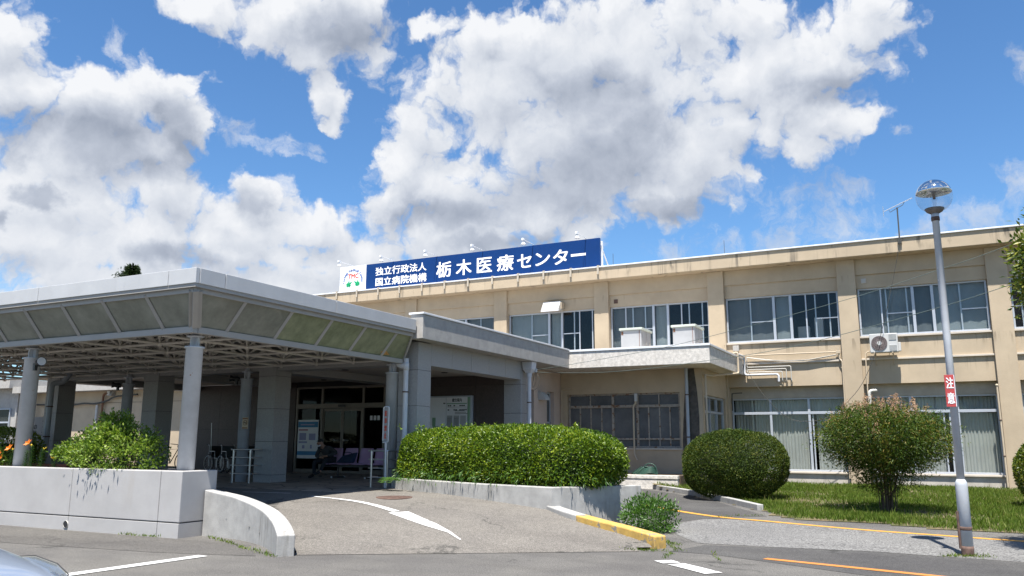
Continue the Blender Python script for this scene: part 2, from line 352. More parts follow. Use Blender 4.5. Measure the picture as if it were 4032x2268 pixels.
m_white = M('white_concrete', (.36, .352, .35), .85, var=.07, vs=1.6, bump=.3, bs=70, streak=.20, scol=(.30, .26, .21), ss_=(2, 2, .3))
m_whitedirty = M('stained_white_concrete', (.335, .33, .32), .85, var=.16, vs=4, bump=.35, bs=60, streak=.62, scol=(.17, .16, .14), ss_=(8, 8, .7), th=(.47, .72))
m_ywall = M('worn_yellow_paint', (.50, .32, .085), .7, var=.2, vs=5, bump=.4, streak=.75, scol=(.15, .12, .09), ss_=(5, 5, 1.8), th=(.45, .62), spots=(5., .545, (.20, .187, .168)))
m_coping = M('white_coping', (.66, .67, .69), .45, var=.04, spec=.5)
m_gran = M('grey_granite', (.30, .295, .29), .55, var=.10, vs=30, speck=.3)
m_brown = M('brown_granite', (.060, .046, .042), .5, var=.2, vs=25, speck=.25)
m_darkgran = M('dark_granite', (.10, .10, .105), .55, var=.15, vs=25, speck=.2)
m_joint = M('dark_joint', (.03, .03, .03), .9, var=0)  # dark core colour seen in the open joints
m_ceil = M('porch_ceiling', (.43, .39, .34), .85, var=.05)
m_alu = M('aluminium_frame', (.43, .46, .51), .42, metal=.25, var=.05)
m_alub = M('bronze_frame', (.20, .175, .15), .45, metal=.3, var=.08)
m_rustframe = M('rusty_steel_frame', (.30, .27, .235), .7, var=.2, vs=8, spots=(9., .56, (.17, .085, .04)))
m_glass = glassmat('window_glass', (.93, .95, .95), 1.0)
m_glassd = glassmat('dark_window_glass', (.55, .57, .58), .4)
m_glassob = glassmat('frosted_glass', (.35, .36, .36), .5, dirt=.75, dcol=(.16, .165, .17), rough=.25, ds=1.1)
m_blind = M('grey_blind', (.20, .225, .235), .8, var=.10, vs=.8)
m_blindd = M('dark_screen', (.10, .11, .118), .8, var=.08, vs=1.5)
m_blindm = M('mid_grey_blind', (.155, .17, .175), .8, var=.15, vs=1.1, streak=.4, scol=(.24, .25, .25), ss_=(5, 5, .1))
m_curt = M('grey_curtain', (.34, .345, .325), .9, var=.10, vs=1.2, ss_=(6, 6, .1), streak=.25, scol=(.3, .3, .28))
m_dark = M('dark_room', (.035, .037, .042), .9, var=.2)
m_steel = M('pale_blue_grey_steel_paint', (.52, .55, .60), .45, var=.10, vs=3, streak=.3, scol=(.36, .33, .30), ss_=(7, 7, .5), th=(.52, .7), spots=(4.2, .690, (.30, .13, .055)))
m_canfas = M('canopy_aluminium_fascia', (.45, .455, .465), .45, metal=.1, var=.06, vs=1.6, streak=.28, scol=(.33, .335, .345), ss_=(4, 4, .25), th=(.52, .75))
m_canfr = M('canopy_beige_frame', (.335, .32, .30), .5, var=.06)
m_cangl = glassmat('dirty_canopy_glass', (.55, .58, .52), .9, dirt=.62, dcol=(.32, .325, .28), rough=.05, ds=1.6)
m_canglg = glassmat('algae_canopy_glass', (.5, .56, .42), .9, dirt=.72, dcol=(.30, .32, .21), rough=.05, ds=2.6)
m_truss = M('truss_paint', (.66, .62, .57), .5, var=.06)
m_metal = M('brushed_stainless', (.55, .55, .55), .28, metal=.9, var=.05)
m_pvc = M('grey_plastic_pipe', (.36, .39, .43), .45, var=.06)
m_pvcl = M('light_grey_plastic_pipe', (.56, .57, .60), .45, var=.06)
m_creampipe = M('cream_painted_pipe', (.47, .39, .29), .6, var=.08)
m_whitepipe = M('white_pipe', (.50, .485, .45), .5, var=.08)
m_rustpipe = M('rusty_pipe', (.17, .085, .05), .8, var=.3, vs=8)
m_black = M('black_rubber', (.02, .02, .022), .6, var=.1)
m_blacksat = M('black_satin', (.025, .025, .027), .35, var=.1)
m_acw = M('white_appliance', (.50, .50, .49), .45, var=.05)
m_cable = M('dark_cable', (.06, .06, .055), .6, var=.1)
m_cableg = M('green_grey_cable', (.10, .13, .12), .6, var=.25, vs=9)
m_blue = M('blue_sign_panel', (.002, .029, .135), .35, var=.06, vs=.8)
m_signw = M('white_sign_panel', (.76, .77, .80), .4, var=.03)
m_letw = M('white_lettering', (.82, .82, .83), .5, var=0)
m_letbl = M('blue_lettering', (.03, .09, .33), .5, var=0)
m_letr = M('red_lettering', (.62, .055, .02), .5, var=0)
m_letg = M('green_emblem', (.0, .30, .11), .5, var=0)
m_letk = M('black_lettering', (.018, .018, .02), .5, var=0)
m_red = M('faded_red_sign', (.40, .060, .060), .5, var=.08)
m_lilac = M('lilac_plastic', (.50, .33, .51), .4, var=.05)
m_rustw = M('rusty_timber_edging', (.19, .075, .045), .85, var=.3, vs=6)
m_deck = M('dark_roof_deck', (.075, .068, .062), .8, var=.2)
m_cab = M('pale_grey_cabinet_paint', (.37, .375, .385), .5, var=.07, streak=.3, scol=(.28, .24, .2))
m_soil = M('dark_soil', (.07, .05, .035), .95, var=.4, vs=12, bump=.6)
m_bark = M('brown_bark', (.10, .072, .05), .9, var=.3, vs=14, bump=.6)
m_stem = M('green_stem', (.08, .14, .035), .6, var=.2)
m_galv = M('weathered_galvanised_pole', (.46, .48, .51), .45, metal=.12, var=.10, vs=5, spots=(6., .70, (.72, .72, .72)))
m_rustm = M('rusted_steel', (.12, .075, .06), .85, var=.35, vs=14)

def asphalt(name, col, agg=.5, scale=70, warm=0., patch=.22, crack=True):
    m = bpy.data.materials.new(name); m.use_nodes = True; T = NT(m.node_tree); b = T.n['Principled BSDF']
    b.inputs['Roughness'].default_value = .9; b.inputs['Specular IOR Level'].default_value = .25
    pos = T.new('ShaderNodeNewGeometry').outputs['Position']
    n1 = T.noise(pos, scale, 3, .7); n2 = T.ss(T.noise(pos, .45, 6, .65), .3, .7); n3 = T.noise(pos, scale*.28, 4, .7)
    c = T.mix(T.ss(n1, .32, .70), rgb([x*(1-agg) for x in col]), rgb([x*(1+agg*1.25) for x in col]))
    c = T.mix(T.ss(n3, .3, .75), T.mix(1., c, (.86, .86, .86, 1), 'MULTIPLY'), T.mix(1., c, (1.12, 1.12, 1.12, 1), 'MULTIPLY'))
    c = T.mix(n2, T.mix(1., c, (1-patch, 1-patch, 1-patch*.9, 1), 'MULTIPLY'), T.mix(1., c, (1+patch*.7, 1+patch*.7, 1+patch*.6, 1), 'MULTIPLY'))
    q5 = T.vmath('MULTIPLY', pos, (.35, 1.6, 1.)); n5 = T.ss(T.noise(q5, 1.1, 4, .6), .45, .62); c = T.mix(T.math('MULTIPLY', n5, .28), c, T.mix(1., c, (.72, .71, .70, 1), 'MULTIPLY'))
    n6 = T.ss(T.noise(pos, 1.9, 6, .72), .62, .70); c = T.mix(T.math('MULTIPLY', n6, .35), c, rgb([x*.45 for x in col]))
    n4 = T.ss(T.noise(pos, 8, 5, .7), .60, .72); c = T.mix(T.math('MULTIPLY', n4, .3), c, rgb([x*.5 for x in col]))
    if crack:
        q = T.vmath('ADD', pos, T.vmath('MULTIPLY', T.vmath('SUBTRACT', T.noise(pos, 1.3, 5, .6, True), (.5, .5, .5)), (1.6, 1.6, 0)))
        v = T.new('ShaderNodeTexVoronoi', feature='DISTANCE_TO_EDGE'); v.inputs['Scale'].default_value = .33; T.put(v.inputs['Vector'], q)
        f = T.math('MULTIPLY', T.ss(v.outputs['Distance'], .0, .012, 1., 0.), T.ss(T.noise(pos, .5, 3), .5, .6)); c = T.mix(T.math('MULTIPLY', f, .7), c, rgb((.03, .03, .028)))
    T.put(b.inputs['Base Color'], c)
    bp = T.new('ShaderNodeBump'); bp.inputs['Strength'].default_value = .5; bp.inputs['Distance'].default_value = .008
    T.l.new(n1, bp.inputs['Height']); T.l.new(bp.outputs[0], b.inputs['Normal'])
    return m
m_road = asphalt('grey_asphalt', (.112, .107, .101))
m_roadd = asphalt('dark_asphalt', (.072, .070, .069), .4)
m_patch = asphalt('pale_open_grained_asphalt', (.150, .148, .145), .62, 38, crack=False, patch=.1)
m_ramp = asphalt('brownish_ramp_asphalt', (.146, .135, .122), .42, 60, patch=.12)
def paint(name, col, wear=.56, under=(.15, .145, .14)):
    m = bpy.data.materials.new(name); m.use_nodes = True; T = NT(m.node_tree); b = T.n['Principled BSDF']
    b.inputs['Roughness'].default_value = .7
    pos = T.new('ShaderNodeNewGeometry').outputs['Position']
    f = T.ss(T.math('ADD', T.math('MULTIPLY', T.noise(pos, 5, 6, .7), .7), T.math('MULTIPLY', T.noise(pos, 70, 2, .6), .3)), wear, wear+.06)
    c = T.mix(T.noise(pos, 3, 5, .6), rgb([x*.85 for x in col]), rgb([min(1, x*1.1) for x in col]))
    T.put(b.inputs['Base Color'], T.mix(f, c, rgb(under))); return m
m_pwhite = paint('worn_white_road_paint', (.56, .56, .55), .565)
m_pyel = paint('yellow_road_paint', (.56, .27, .04), .66)
m_pora = paint('worn_orange_road_paint', (.48, .18, .035), .56)
def crazy():
    m = bpy.data.materials.new('crazy_paving'); m.use_nodes = True; T = NT(m.node_tree); b = T.n['Principled BSDF']; b.inputs['Roughness'].default_value = .6
    pos = T.new('ShaderNodeNewGeometry').outputs['Position']
    v = T.new('ShaderNodeTexVoronoi', feature='DISTANCE_TO_EDGE'); v.inputs['Scale'].default_value = 1.5; T.put(v.inputs['Vector'], pos)
    v2 = T.new('ShaderNodeTexVoronoi', feature='F1'); v2.inputs['Scale'].default_value = 1.5; T.put(v2.inputs['Vector'], pos)
    s = T.new('ShaderNodeSeparateColor'); T.l.new(v2.outputs['Color'], s.inputs[0])
    c = T.mix(s.outputs[0], rgb((.27, .225, .185)), rgb((.42, .36, .30))); c = T.mix(T.noise(pos, 9, 5, .65), T.mix(1., c, (.75, .75, .75, 1), 'MULTIPLY'), c)
    T.put(b.inputs['Base Color'], T.mix(T.ss(v.outputs['Distance'], .02, .035, 1., 0.), c, rgb((.07, .062, .055)))); return m
m_crazy = crazy()
def lawnmat():
    m = bpy.data.materials.new('lawn_soil'); m.use_nodes = True; T = NT(m.node_tree); b = T.n['Principled BSDF']; b.inputs['Roughness'].default_value = .95
    pos = T.new('ShaderNodeNewGeometry').outputs['Position']
    c = T.mix(T.ss(T.noise(pos, 2.2, 6, .65), .35, .65), rgb((.085, .095, .03)), rgb((.20, .15, .09)))
    T.put(b.inputs['Base Color'], T.mix(T.noise(pos, 30, 4, .7), T.mix(1., c, (.6, .6, .6, 1), 'MULTIPLY'), c)); return m
m_lawn = lawnmat()
m_hedge = leafmat('hedge_leaf', [(.016, .042, .005), (.055, .11, .008), (.14, .225, .014), (.30, .345, .027)], .40, .34, .4)
m_box = leafmat('boxwood_leaf', [(.012, .028, .004), (.030, .055, .007), (.06, .092, .011), (.13, .125, .018)], .55, .22, .2)
m_nand = leafmat('nandina_leaf', [(.014, .036, .005), (.038, .075, .009), (.08, .12, .016), (.21, .14, .032)], .5, .3, .22)
m_nandr = leafmat('nandina_panicle', [(.30, .15, .09), (.40, .25, .16), (.46, .33, .22)], .8, .2, .2)
m_bush = leafmat('planter_shrub_leaf', [(.045, .095, .012), (.11, .19, .022), (.20, .29, .04), (.34, .40, .10)], .42, .36, .4)
m_lily = leafmat('lily_leaf', [(.02, .05, .012), (.035, .085, .02), (.07, .13, .03)], .3, .2, .5)
m_weed = leafmat('weed_leaf', [(.03, .075, .012), (.06, .14, .02), (.10, .19, .03)], .45, .3)
m_dkhedge = leafmat('dark_hedge_leaf', [(.012, .025, .007), (.03, .05, .01), (.05, .075, .015)], .5, .2)
m_yhedge = leafmat('yellow_hedge_leaf', [(.05, .10, .012), (.14, .21, .02), (.28, .31, .03)], .4, .3)
m_tree = leafmat('bay_tree_leaf', [(.022, .048, .008), (.06, .10, .013), (.15, .18, .018), (.30, .26, .03)], .4, .32, .4)
m_core = M('inner_shade_fill', (.010, .018, .004), .95, var=.4, vs=14)  # near-black solid fill: shade inside hedges and shrubs put into the colour
m_conif = leafmat('conifer_needle', [(.012, .028, .008), (.03, .055, .012)], .6, .1)
m_grass = leafmat('grass_blade', [(.04, .075, .010), (.08, .135, .016), (.13, .19, .028), (.20, .19, .065)], .55, .4, .2)
m_petal = leafmat('orange_petal', [(.75, .16, .01), (.82, .24, .015)], .45, .35)
m_bud = leafmat('yellow_bud', [(.60, .42, .03), (.70, .5, .06)], .45, .3)

# ------------------------------------------------------------------ foliage
def leaves(name, c, d, nrm, L, W, mat, parent=None, org=(0, 0, 0), fold=.18):
    """many small leaf blades: base points c, directions d, normals nrm, lengths L, widths W (numpy arrays)"""
    n = len(c); d = d/np.linalg.norm(d, axis=1, keepdims=True)
    sd = np.cross(d, nrm); sd /= np.linalg.norm(sd, axis=1, keepdims=True)+1e-9; up = np.cross(sd, d)
    L = np.broadcast_to(L, n)[:, None]; W = np.broadcast_to(W, n)[:, None]
    mid = c + d*L*.45
    vs = np.stack([c, mid + sd*W*.5 + up*W*fold, c + d*L, mid - sd*W*.5 + up*W*fold], 1).reshape(-1, 3)
    O = ORG[parent.name] if parent else Vector(org); vs = vs - np.array(O)
    me = bpy.data.meshes.new(name); me.vertices.add(4*n); me.vertices.foreach_set('co', vs.astype(np.float32).ravel())
    b = np.arange(n)[:, None]*4; tri = np.concatenate([b + [0, 1, 2], b + [0, 2, 3]], 1).reshape(-1)
    me.loops.add(6*n); me.loops.foreach_set('vertex_index', tri.astype(np.int32))
    me.polygons.add(2*n); me.polygons.foreach_set('loop_start', np.arange(0, 6*n, 3, dtype=np.int32)); me.polygons.foreach_set('loop_total', np.full(2*n, 3, dtype=np.int32))
    me.materials.append(mat); me.update(calc_edges=True); me.validate()
    o = bpy.data.objects.new(name, me); COL.objects.link(o)
    if parent: o.parent = parent
    else: o.location = O
    ORG[o.name] = O; return o
def rdir(n):
    v = rng.normal(size=(n, 3)); return v/np.linalg.norm(v, axis=1, keepdims=True)
def lump(p, k, seed=0):
    """cheap smooth pseudo-noise for uneven outlines"""
    r = np.random.default_rng(seed); out = np.zeros(len(p))
    for i in range(6):
        w = r.normal(size=3)*k*(1+.35*i); out += np.sin(p @ w + r.uniform(0, 6.28))/(1+.35*i)
    return out/3.
def shell(n, c, rad, ex=2., depth=.25, amp=.06, k=2.2, seed=1, zmin=None, rotz=0.):
    """points through the outer layer of a superellipsoid with an uneven surface; returns points and outward normals"""
    u = rdir(n*2); rad = np.array(rad)
    t = (np.abs(u)**ex).sum(1)**(-1/ex); s = u*t[:, None]
    nn = np.sign(s)*np.abs(s)**(ex-1)/rad; nn /= np.linalg.norm(nn, axis=1, keepdims=True)
    h = 1 + amp*lump(s*rad, k, seed); rr = h*(1 - depth*rng.random(len(s))**2.2)
    p = s*rad*rr[:, None]
    cz, sz = math.cos(rotz), math.sin(rotz); Rm = np.array([[cz, -sz, 0], [sz, cz, 0], [0, 0, 1]])
    p = p @ Rm.T + np.array(c); nn = nn @ Rm.T
    if zmin is not None: k_ = p[:, 2] > zmin; p, nn = p[k_], nn[k_]
    return p[:n], nn[:n]

# ------------------------------------------------------------------ terrain, road, painted markings
def sst(t): t = min(max(t, 0), 1); return t*t*(3-2*t)
def gr(x, y): return .19*sst((y-12)/16)
def rampz(x, y):
    s = -.537*(x+8.19) + .843*(y-9.33); t = min(max(s/5.2, 0), 1); return .52*(1-(1-t)**1.6)
def sheet(name, xs, ys, fz, mat, keep=None):
    vs = [(x, y, fz(x, y)) for y in ys for x in xs]; nx = len(xs); fs = []
    for j in range(len(ys)-1):
        for i in range(nx-1):
            if keep and not keep((xs[i]+xs[i+1])/2, (ys[j]+ys[j+1])/2): continue
            fs.append((j*nx+i, j*nx+i+1, (j+1)*nx+i+1, (j+1)*nx+i))
    return struct(MB().add(vs, fs, True).build(name, mat, fix=False))
def inpoly(x, y, P):
    c = False; j = len(P)-1
    for i in range(len(P)):
        if (P[i][1] > y) != (P[j][1] > y) and x < (P[j][0]-P[i][0])*(y-P[i][1])/(P[j][1]-P[i][1]) + P[i][0]: c = not c
        j = i
    return c
ys = [-400, -120, -40, -10, 0, 6, 10, 12] + [12 + .8*i for i in range(1, 21)] + [34, 60, 160, 400]
sheet('ground', [-400, -120, -40, -20, -10, 0, 10, 20, 40, 120, 400], ys, gr, m_road)
# ground-hugging strips: quads along a path, dz above the ground function
def strip(name, pts, w, fz, dz, mat, w1=None):
    n = len(pts); vs = []
    for i, p in enumerate(pts):
        d = Vector(pts[min(i+1, n-1)]) - Vector(pts[max(i-1, 0)]); d.normalize(); nn = Vector((-d.y, d.x)); ww = w if w1 is None else w + (w1-w)*i/(n-1)
        for k in (1, -1): q = Vector(p) + nn*ww/2*k; vs.append((q.x, q.y, fz(q.x, q.y) + dz))
    return MB().add(vs, [(2*i, 2*i+1, 2*i+3, 2*i+2) for i in range(n-1)], True).build(name, mat, fix=False)
def smooth_path(P, k=8):
    out = []; n = len(P)
    for i in range(n-1):
        p0, p1, p2, p3 = (np.array(P[max(0, min(n-1, j))], float) for j in (i-1, i, i+1, i+2))
        for t in np.linspace(0, 1, k, endpoint=False):
            out.append(tuple(.5*((2*p1) + (-p0+p2)*t + (2*p0-5*p1+4*p2-p3)*t*t + (-p0+3*p1-3*p2+p3)*t**3)))
    out.append(tuple(map(float, P[-1]))); return out
ycurve = smooth_path([(-7.4, 21.3), (-6.45, 19.7), (-5.22, 18.5), (-4.08, 17.6), (-3.05, 17.2), (-1.31, 16.5), (.24, 16.13), (1.21, 15.9), (3.5, 15.5), (9., 15.0)])
def patchpoly(name, low, high, mat, dz):
    n = len(low); vs = []; k = 6
    for a, b in zip(low, high):
        for j in range(k+1):
            x = a[0]+(b[0]-a[0])*j/k; y = a[1]+(b[1]-a[1])*j/k; vs.append((x, y, gr(x, y)+dz))
    fs = [(i*(k+1)+j, (i+1)*(k+1)+j, (i+1)*(k+1)+j+1, i*(k+1)+j+1) for i in range(n-1) for j in range(k)]
    return struct(MB().add(vs, fs, True).build(name, mat, fix=False))
patchpoly('road_patch', [(-4.55, 15.9), (-4.1, 14.4), (-3.45, 13.4), (-2.3, 13.45), (-.9, 13.62), (1.2, 13.38), (9., 12.6)], [(-4.5, 16.3), (-4.25, 17.1), (-3.6, 17.25), (-2.4, 16.86), (-1.2, 16.4), (1.2, 15.85), (9., 14.95)], m_patch, .005)
patchpoly('road_strip', [(-3.6, 12.25), (-2.9, 12.2), (-1., 11.3), (2.5, 9.6), (9., 7.0)], [(-3.3, 13.2), (-2.3, 13.4), (-.9, 13.58), (1.2, 13.3), (9., 12.5)], m_roadd, .004)
patchpoly('footpath', [(-7.2, 19.2), (-5.2, 17.), (-4.6, 16.35), (-4.35, 17.0)], [(-8.9, 25.6), (-6.55, 23.2), (-4.85, 21.0), (-3.2, 18.2)], m_roadd, .0035)
m_roadm = asphalt('older_asphalt', (.094, .089, .084), .5)
patchpoly('road_joint_strip', [(-30, 8.0), (-18, 8.1), (-13., 8.3), (-10.2, 8.6), (-8.6, 9.0)], [(-30, 9.75), (-18, 9.8), (-13., 9.82), (-11.4, 9.86), (-9.6, 9.9)], m_roadm, .004)
struct(strip('road_marking', ycurve, .155, gr, .010, m_pyel))
struct(strip('road_marking', [(-2.19, 12.11), (-1.5, 11.93), (-.9, 11.77), (-.17, 11.57), (.9, 11.27)], .15, gr, .009, m_pora))
struct(strip('road_marking', [(-3.40, 11.27), (-3.22, 11.08)], .26, gr, .009, m_pwhite))
struct(strip('road_marking', [(-3.15, 11.03), (-2.85, 10.78), (-2.52, 10.48)], .26, gr, .009, m_pwhite))
struct(strip('road_marking', [(-9.52, 5.2), (-9.39, 6.76), (-9.26, 8.66)], .20, gr, .009, m_pwhite))
# driveway ramp and porch floor
RP = [(-8.16, 9.30), (-4.00, 12.02), (-3.86, 12.45), (-4.45, 12.85), (-5.1, 13.15), (-5.7, 13.5), (-6.2, 14.0), (-8.2, 14.6), (-11., 15.9), (-10.9, 23), (-60, 23), (-60, 10.6), (-11.3, 10.6), (-10.2, 10.35), (-9.0, 9.9)]
vs = []; idx = {}; fs = []
def st(i, j):
    if (i, j) not in idx:
        s = j*.2; t = -9.5 + i*.25; x = -8.19 + .843*t - .537*s; y = 9.33 + .537*t + .843*s
        idx[(i, j)] = len(vs); vs.append((x, y, rampz(x, y)+.006))
    return idx[(i, j)]
for j in range(0, 60):
    for i in range(0, 62):
        s = j*.2+.1; t = -9.5+i*.25+.125; x = -8.19+.843*t-.537*s; y = 9.33+.537*t+.843*s
        if t < 0 and not inpoly(x, y, RP): continue
        if t >= 0 and not inpoly(x, y, RP): continue
        fs.append((st(i, j), st(i+1, j), st(i+1, j+1), st(i, j+1)))
struct(MB().add(vs, fs, True).build('driveway', m_ramp, fix=False))
struct(MB().box(-60, -10.95, 14.2, 22.6, .30, .531).build('porch_floor', m_crazy))
struct(MB().box(-60, -13.2, 10.8, 14.2, .28, .522).build('driveway_landing', m_ramp))
arc = smooth_path([(-11.05, 13.01), (-9.75, 12.83), (-8.55, 12.33)], 6)
struct(strip('road_marking', arc, .08, rampz, .014, m_pwhite, .15))
hp = [(-8.60, 12.16), (-7.55, 11.66), (-6.95, 11.45), (-6.56, 11.17)]; hq = [(-8.36, 12.43), (-7.42, 11.86), (-6.92, 11.51), (-6.54, 11.19)]
vs = []
for a, b in zip(hp, hq):
    for q in (a, b): vs.append((q[0], q[1], rampz(*q)+.014))
struct(MB().add(vs, [(0, 1, 3, 2), (2, 3, 5, 4), (4, 5, 7, 6)]).build('road_marking', m_pwhite, fix=False))
struct(strip('road_marking', [(-13.06, 13.18), (-11.88, 13.32)], .10, rampz, .014, m_pwhite))
# kerb round the lawn and the terrace
kpath = smooth_path([(-9.3, 26.6), (-8.45, 25.7), (-6.38, 23.4), (-4.75, 21.2), (-3.55, 19.4)])
struct(MB().wall_sweep(kpath, .15, [gr(*p)+.13 for p in kpath], [-.1]*len(kpath)).build('kerb', m_whitedirty, bevel=.012))
lawn_edge = smooth_path([(-3.45, 19.3), (-2.73, 17.95), (-1.14, 17.62), (.17, 17.1), (1.31, 16.95), (5, 16.4), (12, 15.8)])
LP = kpath + lawn_edge + [(12, 29.9), (-9.3, 29.9)]
def lz(x, y): return gr(x, y) + .012 + (.22*sst((y-22)/4)*sst((-6.3-x)/1.6))
sheet('lawn', [-9.5+.3*i for i in range(73)], [15.6+.3*i for i in range(48)], lz, m_lawn, lambda x, y: inpoly(x, y, LP))
struct(MB().box(-11.4, -6.9, 25.0, 26.4, .0, .57).build('terrace', m_soil))
lw = MB().box(-11.45, -6.95, 24.82, 25.0, 0, .47).build('terrace_wall', m_conc, bevel=.01)
MB().box(-11.46, -6.94, 24.80, 25.02, .475, .585).build('coping', m_conc, lw, bevel=.01)
tag(lw, 'low mossy concrete block wall along the terrace below the boarded window', 'low wall')

def inpoly_np(x, y, P):
    c = np.zeros(len(x), bool); j = len(P)-1
    for i in range(len(P)):
        with np.errstate(divide='ignore', invalid='ignore'):
            c ^= ((P[i][1] > y) != (P[j][1] > y)) & (x < (P[j][0]-P[i][0])*(y-P[i][1])/(P[j][1]-P[i][1]) + P[i][0])
        j = i
    return c
def sst_np(t): t = np.clip(t, 0, 1); return t*t*(3-2*t)
def lz_np(x, y): return .19*sst_np((y-12)/16) + .012 + .22*sst_np((y-22)/4)*sst_np((-6.3-x)/1.6)
# grass blades (nobody could count them)
N = 105000
x = rng.uniform(-9.2, 6.5, N*2); y = 15.9 + 14*rng.random(N*2)**1.15
k = inpoly_np(x, y, LP); x, y = x[k], y[k]
pp = np.stack([x, y, 0*x], 1); den = .62 + .55*lump(pp, .75, 8) + .35*rng.normal(size=len(x))
k = den > .46; x, y, den = x[k], y[k], den[k]; pp = pp[k]
zz = lz_np(x, y)
h = (.028 + .058*np.clip(den, 0, 1.4) + .045*rng.random(len(x)))*np.where(rng.random(len(x)) > .985, 1.9, 1.)
edge = (y < 18.6); h = np.where(edge, h*1.35, h)
d = np.stack([rng.normal(0, .33, len(x)), rng.normal(0, .33, len(x)), np.ones(len(x))], 1)
g = leaves('grass', np.stack([x, y, zz-.01], 1), d, rdir(len(x)), h, .012+.008*rng.random(len(x)), m_grass, fold=.0)
tag(g, 'shaggy green grass and weeds on the lawn before the facade', 'grass', kind='stuff')

# ------------------------------------------------------------------ main two-storey building
HB = thing('hospital_building', 'two storey cream rendered hospital block with pilasters and rows of aluminium windows', 'building', (-9, 30, .19))
PL = [-2.47 + 4.515*k for k in range(-6, 4)]           # left edges of the pilasters
Wd = .60
pil = MB(); wall = MB(); ledge = MB(); sill = MB(); plinth = MB(); lint = MB()
for a in PL: 
    MB().box(a, a+Wd, 29.85, 30.5, 0, 7.84).build('pilaster', m_wall, HB, bevel=.012)
for i in range(len(PL)-1):
    x0, x1 = PL[i]+Wd, PL[i+1]
    low = x0 > -7
    wall.box(x0, x1, 29.935, 30.4, 7.29, 7.84).box(x0, x1, 30.0, 30.4, 6.82, 7.288)
    MB().box(x0, x1, 29.93, 30.4, 5.085, 5.15).build('window_sill', m_sill, HB, bevel=.006)
    wall.box(x0, x1, 30., 30.4, 4.40, 5.083); MB().box(x0, x1, 29.93, 30.4, 4.335, 4.398).build('ledge', m_sill, HB, bevel=.006)
    if low:
        wall.box(x0, x1, 30., 30.32, 3.54, 4.333); MB().box(x0, x1, 30.25, 30.5, 3.14, 3.538).build('lintel', m_lintel, HB)
        MB().box(x0, x1, 30.12, 30.6, 0, .54).build('plinth', m_plinth, HB, bevel=.01); MB().box(x0, x1, 30.05, 30.6, .542, .60).build('window_sill', m_sill, HB, bevel=.006)
    else: wall.box(x0, x1, 30., 30.4, 0, 4.333)
struct_like = [(wall, 'wall', m_wall, 0)]
for b, n, m, bv in struct_like: b.build(n, m, HB, bevel=bv)
MB().box(PL[0], 12.0, 29.38, 30.9, 7.843, 8.32).build('parapet', m_fascia, HB, bevel=.015)
MB().box(PL[0]-.05, 12.05, 29.33, 31.0, 8.322, 8.375).build('coping', m_coping, HB, bevel=.008)
MB().box(PL[0], 12, 30.9, 44, 7.6, 8.0).build('roof', m_plaster, HB)
MB().box(PL[0], PL[0]+.3, 30.5, 44, 0, 7.84).box(11.7, 12, 30.5, 44, 0, 7.84).box(PL[0], 12, 43.7, 44, 0, 7.84).build('end_wall', m_wall, HB)
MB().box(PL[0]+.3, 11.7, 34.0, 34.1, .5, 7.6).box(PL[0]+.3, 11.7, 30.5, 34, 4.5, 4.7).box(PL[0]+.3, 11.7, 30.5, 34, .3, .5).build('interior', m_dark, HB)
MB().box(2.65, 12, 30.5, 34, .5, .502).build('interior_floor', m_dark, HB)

def window(x0, x1, z0, z1, y, st, parent, name='window', mull=(), trans=None, frame=m_alu, glass=m_glass, fw=.055, pane_y=.035, sash=(), rails=(), blinds=(), blindm=m_blind, curtain=None):
    """frame (mesh of the part) with mullions; sub-parts: sash stiles, pane, blind or curtain"""
    f = MB(); d = .09
    f.box(x0, x1, y, y+d, z1-fw, z1).box(x0, x1, y-.015, y+d, z0, z0+fw*1.15)
    f.box(x0, x0+fw, y, y+d, z0+fw*1.15, z1-fw).box(x1-fw, x1, y, y+d, z0+fw*1.15, z1-fw)
    zt = None
    if trans is not None: f.box(x0+fw, x1-fw, y-.012, y+d, trans-.045, trans+.045)
    for u in mull:
        if trans is None: f.box(u-.045, u+.045, y-.008, y+d, z0+fw*1.15, z1-fw)
        else:
            f.box(u-.04, u+.04, y-.006, y+d, trans+.045, z1-fw)
            f.box(u-.04, u+.04, y-.006, y+d, z0+fw*1.15, trans-.045)
    o = f.build(name, frame, parent, bevel=.004)
    if sash or rails:
        for u, dy in sash: MB().box(u-.022, u+.022, y+.012+dy, y+.045+dy, z0+fw*1.15, (trans-.045) if trans else z1-fw).build('sash_stile', frame, o)
        for a, b, zz, dy in rails: MB().box(a, b, y+.02+dy, y+.042+dy, zz-.018, zz+.018).build('sash_rail', frame, o)
    MB().box(x0+fw*.8, x1-fw*.8, y+.052, y+.058, z0+fw, z1-fw*.8).build('pane', glass, o)
    if blinds:
        for k, (a, c, za, zb) in enumerate(blinds):
            n = max(4, int((c-a)/.12)); pts = [(a+(c-a)*i/n, y+.165+.012*math.sin(i*1.9+k)) for i in range(n+1)]
            MB().add([(px, py, za) for px, py in pts]+[(px, py, zb) for px, py in pts], [(i, i+1, n+2+i, n+1+i) for i in range(n)], True).build('blind', (blindm, m_blindm, m_blindd, m_blind)[(k+int(abs(x0))) % 4], o, fix=False)
    if curtain:
        for a, c, za, zb in curtain:
            n = int((c-a)/.022); pts = []
            for i in range(n+1):
                xx = a+(c-a)*i/n; pts.append((xx, y+.22+.022*math.sin(i*1.35+.8*math.sin(i*.31))))
            vs = [(px, py, za) for px, py in pts] + [(px, py, zb) for px, py in pts]
            MB().add(vs, [(i, i+1, n+2+i, n+1+i) for i in range(n)], True).build('curtain', m_curt, o, fix=False)
    return o
